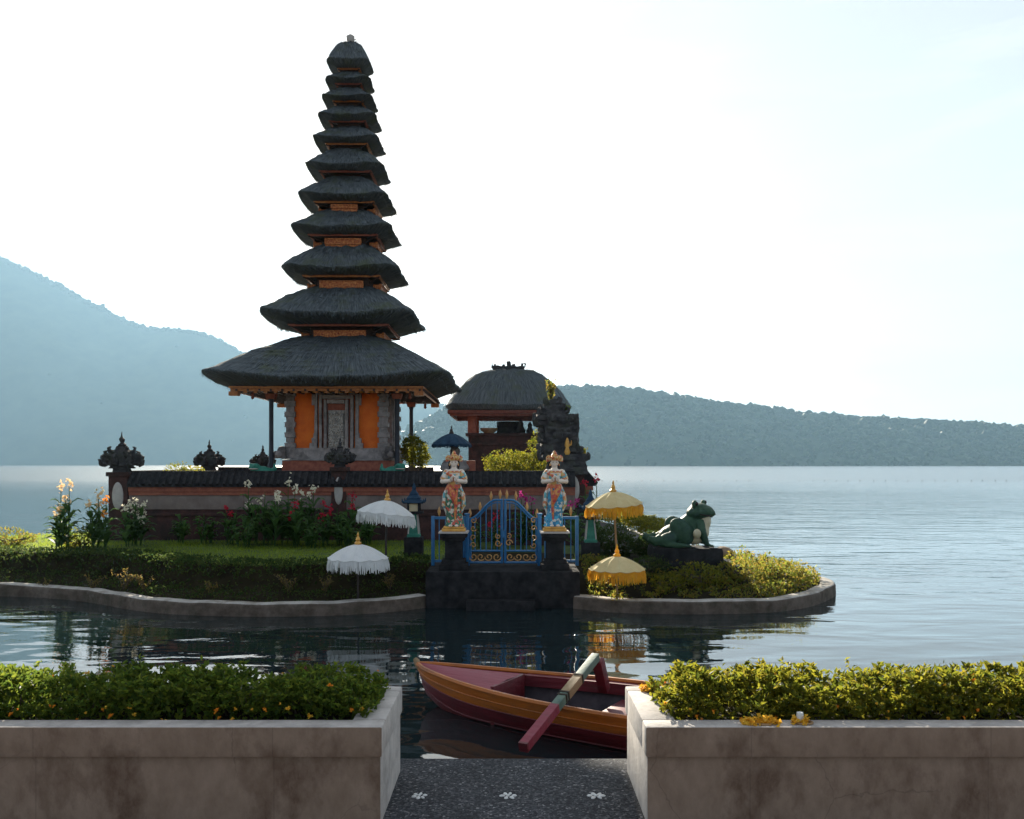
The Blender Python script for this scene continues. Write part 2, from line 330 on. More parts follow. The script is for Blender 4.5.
def npmesh(name, verts, faces, m, parent=None, smooth=False, uv=None):
    """verts (N,3), faces (K,4) or (K,3) arrays."""
    me = bpy.data.meshes.new(name); verts = np.asarray(verts, np.float32); faces = np.asarray(faces, np.int32)
    k = faces.shape[1]
    me.vertices.add(len(verts)); me.vertices.foreach_set('co', verts.ravel())
    me.loops.add(faces.size); me.loops.foreach_set('vertex_index', faces.ravel())
    me.polygons.add(len(faces)); me.polygons.foreach_set('loop_start', np.arange(0, faces.size, k, dtype=np.int32))
    me.polygons.foreach_set('use_smooth', np.full(len(faces), smooth))
    for mm in (m if isinstance(m, (list, tuple)) else [m]): me.materials.append(mm)
    me.update(calc_edges=True); me.validate()
    if uv is not None:
        ul = me.uv_layers.new(name='UVMap'); ul.data.foreach_set('uv', np.asarray(uv, np.float32)[faces.ravel()].ravel())
    o = bpy.data.objects.new(name, me); C.objects.link(o)
    if parent: o.parent = parent
    return o

def tag(o, label=None, cat=None, group=None, kind=None):
    if label: o['label'] = label
    if cat: o['category'] = cat
    if group: o['group'] = group
    if kind: o['kind'] = kind
    return o
def thing(name, loc, label, cat, group=None, rz=0):
    o = bpy.data.objects.new(name, None); C.objects.link(o); o.empty_display_size = .2
    o.location = loc; o.rotation_euler = (0, 0, rz); return tag(o, label, cat, group)
def struct(o): o['kind'] = 'structure'; return o
def copytree(o, parent=None):
    c = o.copy(); C.objects.link(c)
    if parent: c.parent = parent
    for ch in list(o.children): copytree(ch, c)
    return c

def unit(v): return v / np.maximum(np.linalg.norm(v, axis=-1, keepdims=True), 1e-9)
def leaves(pts, size, aspect=.45, bias=None, updir=.3, jit=.35, droop=.25):
    """a leaf (two folded quads sharing a midrib) at every point; bias: preferred outward direction per point."""
    n = len(pts); pts = np.asarray(pts, float)
    d = rng.normal(size=(n, 3)); d[:, 2] += updir
    if bias is not None: d = unit(d) + np.asarray(bias) * 1.0
    d = unit(d); s = unit(np.cross(d, rng.normal(size=(n, 3)))); u = np.cross(s, d)
    L = (size * (1 + jit * rng.uniform(-1, 1, n)))[:, None]; W = L * aspect * .5
    base = pts - d * L * .5; tip = pts + d * L * .5 - u * L * droop * .4; mid = pts + u * L * 0.02
    a = mid + s * W + u * W * .35; b = mid - s * W + u * W * .35
    v = np.stack([base, a, tip, b], 1).reshape(-1, 3)
    i = np.arange(n)[:, None] * 4
    # fold along base-tip: two triangles as quads are avoided - one quad, Cycles splits it on a diagonal
    f = np.concatenate([i, i + 1, i + 2, i + 3], 1)
    return v, f
def join_np(parts):
    vs_, fs_, o = [], [], 0
    for v, f in parts: vs_.append(v); fs_.append(f + o); o += len(v)
    return np.concatenate(vs_), np.concatenate(fs_)
def blades(pts, h, wd, lean=.4):
    n = len(pts); pts = np.asarray(pts, float)
    a = rng.uniform(0, 2 * np.pi, n); s = np.stack([np.cos(a), np.sin(a), 0 * a], 1)
    H = h * rng.uniform(.5, 1.2, n); d = rng.normal(size=(n, 3)) * lean; d[:, 2] = 1; d = unit(d) * H[:, None]
    v = np.stack([pts - s * wd, pts + s * wd, pts + d], 1).reshape(-1, 3)
    i = np.arange(n)[:, None] * 3
    return v, np.concatenate([i, i + 1, i + 2], 1)
def blob_points(n, c, r, shell=.55, lump=.25, seed=0):
    """points through an uneven ellipsoid, denser near its skin."""
    d = unit(rng.normal(size=(n, 3)))
    q = np.array([1 + lump * 2 * (noise.noise(Vector(x) * 1.8 + Vector((seed * 7.1, 3, 1)))) for x in d])
    rad = (shell + (1 - shell) * rng.uniform(0, 1, n) ** .6) * q
    return np.asarray(c) + d * rad[:, None] * np.asarray(r), d

# ------------------------------------------------------------------ lake, island, hills
def water_material():
    m = bpy.data.materials.new('lake_water'); m.use_nodes = True
    n, l = m.node_tree.nodes, m.node_tree.links
    b = n['Principled BSDF']; b.inputs['Base Color'].default_value = (.010, .020, .022, 1); b.inputs['IOR'].default_value = 1.75
    b.inputs['Specular IOR Level'].default_value = .5
    g = n.new('ShaderNodeNewGeometry'); sp = n.new('ShaderNodeSeparateXYZ'); l.new(g.outputs['Position'], sp.inputs[0])
    def rangemap(o, a, b_, c, d):
        r = n.new('ShaderNodeMapRange'); r.inputs[1].default_value = a; r.inputs[2].default_value = b_; r.inputs[3].default_value = c; r.inputs[4].default_value = d
        l.new(o, r.inputs[0]); return r.outputs[0]
    l.new(rangemap(sp.outputs['Y'], 12, 140, .02, .24), b.inputs['Roughness'])
    def layer(sc, stretch, detail, rot=0, dis=0):
        mp_ = n.new('ShaderNodeMapping'); mp_.inputs['Scale'].default_value = stretch; mp_.inputs['Rotation'].default_value = (0, 0, rot)
        x = n.new('ShaderNodeTexNoise'); x.inputs['Scale'].default_value = sc; x.inputs['Detail'].default_value = detail; x.inputs['Roughness'].default_value = .5; x.inputs['Distortion'].default_value = dis
        l.new(g.outputs['Position'], mp_.inputs['Vector']); l.new(mp_.outputs[0], x.inputs['Vector']); return x.outputs['Fac']
    def math_(op, a, b_):
        k = n.new('ShaderNodeMath'); k.operation = op
        for i, q in enumerate((a, b_)):
            if isinstance(q, (int, float)): k.inputs[i].default_value = q
            else: l.new(q, k.inputs[i])
        return k.outputs[0]
    a1 = layer(1.2, (.55, 1.4, 1), 1, .12, .5)       # long low swells, crests across the view
    a2 = layer(5.0, (.6, 1.3, 1), 3, -.25, .3)      # ripples
    a4 = layer(13.0, (.7, 1.2, 1), 2, .1)           # cat's paws
    a3 = layer(.35, (.7, 1.2, 1), 2, .4)            # broad patches
    h = math_('ADD', math_('MULTIPLY', a1, .75), math_('MULTIPLY', math_('MULTIPLY', a2, .15), rangemap(sp.outputs['Y'], 8, 19, .12, 1.0)))
    h = math_('ADD', h, math_('MULTIPLY', a3, .9)); h = math_('ADD', h, math_('MULTIPLY', math_('MULTIPLY', a4, .05), rangemap(sp.outputs['Y'], 9, 22, 0, 1.0)))
    bp = n.new('ShaderNodeBump'); bp.inputs['Distance'].default_value = .10
    l.new(h, bp.inputs['Height']); l.new(bp.outputs[0], b.inputs['Normal'])
    # the sheltered water by the promenade is calmer than the open lake
    wind = rangemap(layer(.06, (.5, 1.6, 1), 3, .3, .6), .35, .65, .45, 1.15)      # calm and wind-ruffled patches
    l.new(math_('MULTIPLY', rangemap(sp.outputs['Y'], 6, 80, .44, .50), wind), bp.inputs['Strength'])
    return m
wm = water_material()
struct(npmesh('lake_water', [(-4500, 5, WATER), (4500, 5, WATER), (4500, 4500, WATER), (-4500, 4500, WATER)], [(0, 1, 2, 3)], wm))

def K(px, py, z=-.2):
    Y = (CAMZ - z) * F / (py - HY); return ((px - 512) / F * Y, Y)
FRONT_L = [(-17, 18.2), (-13, 17.0), K(0, 585), K(45, 586.5), K(90, 590.5), K(130, 598), K(170, 602), K(240, 604), K(300, 604), K(360, 602), K(400, 599), (-1.42, 15.05)]
FRONT_R = [(1.02, 14.95), K(620, 601), K(700, 602), K(760, 601), K(800, 597.5), K(825, 591), K(838, 583), (6.15, 17.5), (5.75, 18.6), (5.2, 19.8), (4.9, 21.5), (4.65, 24), (4.3, 28), (3.7, 33), (2, 37)]
BACK = [(1, 41.5), (-3, 42.5), (-9, 39.5), (-11.6, 33), (-12.2, 27), (-11.8, 24.3), (-13, 23.3), (-17, 23.5)]
def smooth_line(p, it=2):
    p = [np.array(q, float) for q in p]
    for _ in range(it):
        q = [p[0]]
        for a, b in zip(p[:-1], p[1:]): q += [a * .75 + b * .25, a * .25 + b * .75]
        p = q + [p[-1]]
    return np.array(p)
FL, FR = smooth_line(FRONT_L), smooth_line(FRONT_R)
POLY = np.concatenate([FL, FR, np.array(BACK)])
def poly_sd(x, y):
    """signed distance to the island's outline, positive inside (arrays)."""
    x, y = np.asarray(x, float), np.asarray(y, float)
    d = np.full(x.shape, 1e9); ins = np.zeros(x.shape, bool)
    n = len(POLY)
    for i in range(n):
        x0, y0 = POLY[i]; x1, y1 = POLY[(i + 1) % n]; ex, ey = x1 - x0, y1 - y0
        t = np.clip(((x - x0) * ex + (y - y0) * ey) / (ex * ex + ey * ey + 1e-12), 0, 1)
        d = np.minimum(d, np.hypot(x - x0 - t * ex, y - y0 - t * ey))
        c = (y0 > y) != (y1 > y)
        with np.errstate(divide='ignore', invalid='ignore'): c &= x < ex * (y - y0) / (ey if ey else 1e-12) + x0
        ins ^= c
    return np.where(ins, d, -d)
def sstep(a, b, t): t = np.clip((t - a) / (b - a), 0, 1); return t * t * (3 - 2 * t)
def ground_z(x, y):
    x, y = np.asarray(x, float), np.asarray(y, float); d = poly_sd(x, y)
    left = -.26 + .12 * sstep(0, .8, d) + .38 * sstep(.9, 1.6, d)
    right = -.26 + .38 * sstep(.1, 2.2, d)
    k = sstep(-1.2, .2, x); z = left * (1 - k) + right * k
    return np.where(d > .13, z, -.26 + (d - .13) * 7)
def gz(x, y): return float(ground_z(np.array([x]), np.array([y]))[0])
gx, gy = np.meshgrid(np.arange(-19, 8.01, .16), np.arange(13, 40, .16))
zz = ground_z(gx, gy) + np.vectorize(lambda a, b: .03 * noise.noise(Vector((a * 1.3, b * 1.3, 0))))(gx, gy)
ny, nx = gx.shape; idx = np.arange(nx * ny).reshape(ny, nx)
q = np.stack([idx[:-1, :-1], idx[:-1, 1:], idx[1:, 1:], idx[1:, :-1]], -1).reshape(-1, 4)
zf = zz.ravel(); q = q[(zf[q] > -.9).any(1)]
ig = npmesh('island_ground', np.stack([gx.ravel(), gy.ravel(), zf], 1), q, [M['soil'], M['turf']], smooth=True); struct(ig)
cen = np.stack([gx.ravel()[q].mean(1), gy.ravel()[q].mean(1)], 1); dd = poly_sd(cen[:, 0], cen[:, 1])
ig.data.polygons.foreach_set('material_index', ((dd > 1.55) & ((cen[:, 0] < -1.2) | (cen[:, 1] > 19))).astype(np.int32))

def kerb(name, line, label):
    line = np.asarray(line); n = len(line); t = np.gradient(line, axis=0); t /= np.linalg.norm(t, axis=1)[:, None]
    nrm = np.stack([-t[:, 1], t[:, 0]], 1)       # inwards (line runs left to right)
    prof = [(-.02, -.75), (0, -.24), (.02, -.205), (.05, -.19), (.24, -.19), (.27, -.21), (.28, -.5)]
    vs_, fs_ = [], []
    for i in range(n):
        for a, z in prof:
            j = .018 * noise.noise(Vector((line[i, 0] * 2, line[i, 1] * 2, z * 3)))
            p = line[i] + nrm[i] * (a + j); vs_.append((p[0], p[1], z + j))
    k = len(prof)
    for i in range(n - 1):
        for j in range(k - 1): fs_.append((i * k + j, (i + 1) * k + j, (i + 1) * k + j + 1, i * k + j + 1))
    mb = MB().add(vs_, fs_); mb.f.append(tuple(range(k))); mb.f.append(tuple((n - 1) * k + j for j in range(k))[::-1]); mb.m += [0, 0]
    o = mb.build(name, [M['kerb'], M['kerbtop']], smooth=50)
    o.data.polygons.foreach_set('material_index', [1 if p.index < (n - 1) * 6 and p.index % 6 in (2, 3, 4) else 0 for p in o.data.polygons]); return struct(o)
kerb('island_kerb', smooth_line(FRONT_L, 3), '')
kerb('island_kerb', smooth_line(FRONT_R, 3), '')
pth = []
for i, (x, y) in enumerate([(1.9, 18.6), (2.4, 20.5), (2.7, 23), (2.75, 27), (2.5, 33)]):
    pth += [(x - .55, y, gz(x, y) + .07), (x + .55, y, gz(x, y) + .07)]
struct(npmesh('path', pth, [(2 * i, 2 * i + 1, 2 * i + 3, 2 * i + 2) for i in range(4)], M['gravelpath']))

# far hills: terrain by ridge profile, forest canopy on it
def interp(px, tab): return np.interp(px, [a for a, _ in tab], [b for _, b in tab])
RIDGE_M = [(-900, 300), (-600, 268), (-300, 255), (-120, 250), (0, 252), (30, 266), (60, 281), (100, 303), (130, 318), (150, 325), (180, 326), (205, 331), (222, 338), (240, 349), (300, 368), (400, 392), (480, 415), (560, 440), (640, 462)]
RIDGE_H = [(380, 452), (420, 425), (450, 405), (500, 391), (560, 386), (620, 388), (660, 393), (700, 400), (740, 405), (800, 412), (860, 418), (920, 421), (980, 424), (1024, 428), (1150, 436), (1400, 430), (1900, 440)]
def hill(name, tab, Yb, Yr, px0, px1, m, rough, ncol=260, nrow=26):
    px = np.linspace(px0, px1, ncol); v = np.linspace(0, 1.35, nrow)
    hgt = np.maximum((HY - interp(px, tab)) / F * Yr + CAMZ - WATER, .5)
    X = (px - 512) / F * Yr
    V, I = np.meshgrid(v, np.arange(ncol), indexing='ij')
    prof = np.where(V < 1, np.clip(V, 0, 1) ** .85, 1 - (V - 1) * 3)
    nn = np.array([[noise.fractal(Vector((X[i] * rough[0], v[j] * (Yr - Yb) * rough[0], 5)), .8, 2.1, 5) for i in range(ncol)] for j in range(nrow)])
    Z = WATER - .6 + hgt[I] * prof + nn * rough[1] * np.sin(np.clip(V, 0, 1) * np.pi) 
    Yy = Yb + V * (Yr - Yb); Xx = X[I] * (.86 + .14 * np.clip(V, 0, 1))
    idx = np.arange(ncol * nrow).reshape(nrow, ncol)
    f = np.stack([idx[:-1, :-1], idx[:-1, 1:], idx[1:, 1:], idx[1:, :-1]], -1).reshape(-1, 4)
    return struct(npmesh(name, np.stack([Xx.ravel(), Yy.ravel(), Z.ravel()], 1), f, m, smooth=True)), np.stack([Xx, Yy, Z], -1)
mo, mg = hill('mountain', RIDGE_M, 1900, 2400, -900, 640, M['mountain'], (.0022, 45))
ho, hg = hill('hill', RIDGE_H, 1150, 1320, 380, 1750, M['mountain'], (.006, 8))
def ico(sub=1):
    b = bmesh.new(); bmesh.ops.create_icosphere(b, subdivisions=sub, radius=1)
    v = np.array([x.co[:] for x in b.verts]); f = np.array([[y.index for y in x.verts] for x in b.faces]); b.free(); return v, f
IV, IF = ico(2)
def forest(grid, n, r0, r1, ridge_extra, name, label):
    nrow, ncol = grid.shape[:2]
    a = rng.uniform(0, 1, n) ** .8 * (nrow - 1) * .76; b = rng.uniform(0, ncol - 1.01, n)
    k = ridge_extra
    a = np.concatenate([a, np.full(k, (nrow - 1) / 1.35) + rng.uniform(-1.2, .4, k)]); b = np.concatenate([b, rng.uniform(0, ncol - 1.01, k)])
    i, j = np.floor(a).astype(int), np.floor(b).astype(int); fa, fb = (a - i)[:, None], (b - j)[:, None]
    c = (grid[i, j] * (1 - fa) + grid[i + 1, j] * fa) * (1 - fb) + (grid[i, j + 1] * (1 - fa) + grid[i + 1, j + 1] * fa) * fb
    N = len(c); r = rng.uniform(r0, r1, N) * np.where(rng.uniform(size=N) < .06, 1.45, 1)
    jit = 1 + rng.uniform(-.42, .42, (N, len(IV), 1))
    v = IV[None] * jit * np.stack([r, r, r * rng.uniform(.6, 1.15, N)], 1)[:, None, :]
    v = v + (c + np.stack([0 * r, 0 * r, r * .1], 1))[:, None, :]
    f = IF[None] + (np.arange(N) * len(IV))[:, None, None]
    o = npmesh(name, v.reshape(-1, 3), f.reshape(-1, 3), M['forest'])
    return tag(o, label, 'forest', kind='stuff')
forest(hg, 5200, 2.6, 6.4, 1500, 'forest', 'dense green forest covering the low hill across the lake')
forest(mg, 40, 3, 6, 3500, 'forest', 'hazy forest on the tall mountain ridge beyond the lake')

# haze: one closed box round everything
def haze_box():
    m = bpy.data.materials.new('lake_haze'); m.use_nodes = True
    n, l = m.node_tree.nodes, m.node_tree.links
    n.remove(n['Principled BSDF'])
    v = n.new('ShaderNodeVolumePrincipled'); v.inputs['Color'].default_value = (*HAZE[1], 1)
    v.inputs['Density'].default_value = HAZE[0]; v.inputs['Anisotropy'].default_value = HAZE[2]
    l.new(v.outputs[0], n['Material Output'].inputs['Volume'])
    o = MB().bz(-4600, 4600, -120, 4600, -4.5, 602).build('haze', m, smooth=0)
    return tag(o, 'pale blue haze over the lake', 'haze', kind='stuff')
haze_box()

# ------------------------------------------------------------------ promenade, planters, their hedges
def pebble_material():
    m = bpy.data.materials.new('washed_pebble_paving'); m.use_nodes = True
    n, l = m.node_tree.nodes, m.node_tree.links; b = n['Principled BSDF']; b.inputs['Roughness'].default_value = .75; b.inputs['Specular IOR Level'].default_value = .12
    t = n.new('ShaderNodeTexCoord'); v = n.new('ShaderNodeTexVoronoi'); v.inputs['Scale'].default_value = 75
    r = n.new('ShaderNodeValToRGB'); cr = r.color_ramp; cr.elements.new(.5); cr.elements.new(.8); cr.elements.new(.93)
    for e, (p, c) in zip(cr.elements, ((0, (.016, .017, .020)), (.5, (.034, .036, .041)), (.8, (.064, .067, .074)), (.93, (.10, .10, .105)), (1, (.24, .24, .24)))): e.position = p; e.color = (*c, 1)
    sp = n.new('ShaderNodeSeparateColor'); l.new(t.outputs['Object'], v.inputs['Vector']); l.new(v.outputs['Color'], sp.inputs[0]); l.new(sp.outputs[0], r.inputs['Fac'])
    x = n.new('ShaderNodeTexNoise'); x.inputs['Scale'].default_value = 3; x.inputs['Detail'].default_value = 5; l.new(t.outputs['Object'], x.inputs['Vector'])
    mr = n.new('ShaderNodeMapRange'); mr.inputs[3].default_value = .55; mr.inputs[4].default_value = 1.4; l.new(x.outputs['Fac'], mr.inputs[0])
    mm = n.new('ShaderNodeMixRGB'); mm.blend_type = 'MULTIPLY'; mm.inputs[0].default_value = 1; l.new(r.outputs[0], mm.inputs[1]); l.new(mr.outputs[0], mm.inputs[2])
    l.new(mm.outputs[0], b.inputs['Base Color'])
    bp = n.new('ShaderNodeBump'); bp.inputs['Strength'].default_value = .5; bp.inputs['Distance'].default_value = .006; bp.invert = True
    l.new(v.outputs['Distance'], bp.inputs['Height']); l.new(bp.outputs[0], b.inputs['Normal'])
    return m
M['pebble'] = pebble_material()
struct(MB().bz(-30, 30, -40, 4.9, -1.6, -.02).build('promenade_pavement', M['concrete'], smooth=0))
path = struct(MB().bz(-.80, .86, 4.902, 6.12, -1.6, 0).build('path', M['pebble'], smooth=0, bevel=.012))
for px in (419, 508, 596):
    c = P(px, 796, 5.42); fl = MB(); c = Vector((c.x, 5.42, .004))
    tw_ = rnd.uniform(0, 1)
    for k in range(6):
        a = tw_ + k * math.pi / 3 + rnd.uniform(-.16, .16); r = .034
        r *= rnd.uniform(.88, 1.15); fl.ell((c.x + math.cos(a) * r, c.y + math.sin(a) * r, .002), (.020 * rnd.uniform(.75, 1.15), .012 * rnd.uniform(.75, 1.2), .008), Matrix.Rotation(a, 3, 'Z'), 8, 6)
    fl.ell((c.x, c.y, .002), (.010, .010, .010), None, 8, 6)
    fl.build('flower_mosaic', M['pebblewhite'], path)

def planter(x0, x1, label, end):
    t = thing('concrete_planter', (0, 0, 0), label, 'planter', 'planters flanking the boat landing')
    y0, y1, h = 4.96, 5.88, .55
    mb = MB().bz(min(x0, x1) + .0, max(x0, x1), y0 + .03, y1 - .012, -.8, h - .17)
    o = mb.build('planter_wall', [M['concrete'], M['concretetop']], t, bevel=.008)
    for p in o.data.polygons: p.material_index = 1 if abs(p.normal.x) > .8 else 0  # end faces painted paler, as lit from the lake
    lo, hi = min(x0, x1), max(x0, x1); rw, ew = .15, .19
    if end > 0: hi += .012
    else: lo -= .012
    b = MB()
    # rim: a hollow frame, top painted pale for the sky's light, built as four butted bars
    b.bz(lo, hi, y0, y0 + rw, h - .168, h); b.bz(lo, hi, y1 - .12, y1, h - .168, h)
    for s in (lo, hi - ew): b.bz(s, s + ew, y0 + rw, y1 - .12, h - .168, h)
    o = b.build('planter_rim', [M['concrete'], M['concretetop']], t, bevel=.012)
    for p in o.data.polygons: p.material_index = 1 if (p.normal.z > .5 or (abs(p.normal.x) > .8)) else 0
    MB().bz(lo + ew, hi - ew, y0 + rw, y1 - .12, h - .169, h - .06).build('soil', M['soil'], t, smooth=0)
    return t
planter(-5.2, -.728, 'weathered concrete planter with a shaded hedge, left of the boat landing', 1)
planter(.750, 5.2, 'weathered concrete planter with offerings on its rim, right of the boat landing', -1)

def lumpy_box_points(n, x0, x1, y0, y1, z0, ztop, seed):
    x = rng.uniform(x0, x1, n); y = rng.uniform(y0, y1, n)
    top = np.array([ztop + .045 * noise.noise(Vector((a * 3.2, b * 3.2, seed))) + .03 * noise.noise(Vector((a * 9, b * 9, seed))) for a, b in zip(x, y)])
    ed = np.minimum(np.minimum(x - x0, x1 - x) / .16, np.minimum(y - y0, y1 - y) / .12); top = z0 + (top - z0) * np.clip(.55 + .45 * np.clip(ed, 0, 1), 0, 1)
    u = rng.uniform(0, 1, n); z = z0 + (top - z0) * (1 - u ** 1.8)
    return np.stack([x, y, z], 1)
def flower_mesh(m, petals=7, r=.018):
    c = rng.normal(size=(petals * 3, 3)) * r * .6; c[:, 2] = np.abs(c[:, 2]); return leaves(c, r * 1.3, .8)
def planter_hedge(x0, x1, label, seed, spikes, m, fcols, nfl):
    t = thing('hedge', ((x0 + x1) / 2, 5.45, .49), label, 'hedge', 'hedges in the two planters')
    off = np.array(t.location)
    p = lumpy_box_points(5200, x0, x1, 5.15, 5.78, .47, .685, seed)
    parts = [leaves(p - off, .05, .5, updir=.9)]
    p = lumpy_box_points(3300, x0, x1, 5.12, 5.80, .48, .72, seed)       # sprigs: a rosette of leaves on each shoot
    keep = np.array([noise.noise(Vector((a[0] * 4, a[1] * 4 + a[2] * 6, seed + .5))) > -.22 for a in p]); p = p[keep]
    ax = np.stack([rng.normal(size=len(p)) * .35, np.where(p[:, 1] < 5.25, -.9, 0) + rng.normal(size=len(p)) * .35, np.ones(len(p))], 1); ax = unit(ax)
    for j in range(9):
        u = rng.uniform(-.5, .5, (len(p), 1)); an = j * 2.4 + rng.uniform(0, 6.28, len(p)); side = np.stack([np.cos(an), np.sin(an), 0 * an], 1)
        b_ = unit(ax * .7 + side); parts.append(leaves(p - off + ax * u * .05 + b_ * .018, rng.uniform(.029, .048), .46, b_ * 4, updir=.2))
    for k in range(spikes):
        bx, by = rng.uniform(x0 + .2, x1 - .2), rng.uniform(5.35, 5.7); s = np.array([bx, by, .66]); hh = rng.uniform(.05, .13)
        q = s + np.linspace(0, 1, 9)[:, None] * np.array([rng.normal() * .03, rng.normal() * .03, hh]) + rng.normal(size=(9, 3)) * .012
        parts.append(leaves(q - off, .04, .45, updir=1.2))
    v, f = join_np(parts); npmesh('foliage', v, f, m, t)
    core = MB(); core.tube([(x0 - off[0] + .05, 5.42 - off[1], -.03), (x1 - off[0] - .05, 5.42 - off[1], -.03)], .012, 6)
    for k in range(int((x1 - x0) / .14)):
        cx = x0 + .14 * (k + .5); core.tube([(cx - off[0], 5.42 - off[1], -.03), (cx - off[0] + rnd.uniform(-.05, .05), 5.42 - off[1] + rnd.uniform(-.2, .2), .15)], [.008, .003], 5)
    core.build('twigs', M['bark'], t)
    vis = [(x0, x1)]
    protos = []
    for c in fcols:
        v, f = flower_mesh(M[c]); o = npmesh('flower', v, f, M[c], t); protos.append(o)
    for k in range(nfl):
        o = protos[k % len(protos)] if k < len(protos) else protos[k % len(protos)].copy()
        if k >= len(protos): C.objects.link(o); o.parent = t
        front = rng.uniform() < .7
        fx = rng.uniform(max(x0, -3.6), min(x1, 3.6))
        if front: o.location = (fx - off[0], 5.115 - off[1], rng.uniform(.53, .64) - off[2])
        else: o.location = (fx - off[0], rng.uniform(5.2, 5.75) - off[1], .715 - off[2])
        o.rotation_euler = (R(60) if front else 0, 0, rng.uniform(0, 6)); sc = rng.uniform(.25, .6); o.scale = (sc,) * 3
    return t
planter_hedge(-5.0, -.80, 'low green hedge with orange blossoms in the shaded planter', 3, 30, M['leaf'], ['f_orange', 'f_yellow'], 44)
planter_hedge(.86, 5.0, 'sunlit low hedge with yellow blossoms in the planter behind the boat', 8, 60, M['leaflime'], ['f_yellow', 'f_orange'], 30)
# flower offerings on the rim
def offering(px, py, Y, label, L, cup):
    c = P(px, py, Y); t = thing('flower_offering', (c.x, Y, .55), label, 'offering', 'flower offerings on the planter rim')
    n = int(L * 900); pts = np.stack([rng.uniform(-L / 2, L / 2, n), rng.normal(size=n) * .022, np.abs(rng.normal(size=n)) * .014 + .004], 1)
    v, f = leaves(pts, .028, .8, updir=0); npmesh('petals', v, f, M['f_yellow'], t)
    tr = MB()
    tr.tube([(math.cos(a) * .05 + .02, math.sin(a) * .035, .006) for a in np.linspace(0, 2 * math.pi, 13)], .006, 6); tr.build('palm_tray', M['bamboo'], t)
    if cup:
        MB().lathe([(.012, 0), (.02, .03), (.018, .05), (.006, .052)], 12, (.0, .0, .012)).build('cup', M['white'], t)
    return t
offering(760, 721, 5.02, 'strewn yellow petals on the sunlit planter rim beside the white cup', .2, False)
offering(800, 720, 5.03, 'small yellow offering with white cup on the sunlit planter rim', .09, True)
t = offering(648, 688, 5.76, 'wilted yellow offering at the corner of the planter rim beside the boat', .10, False)

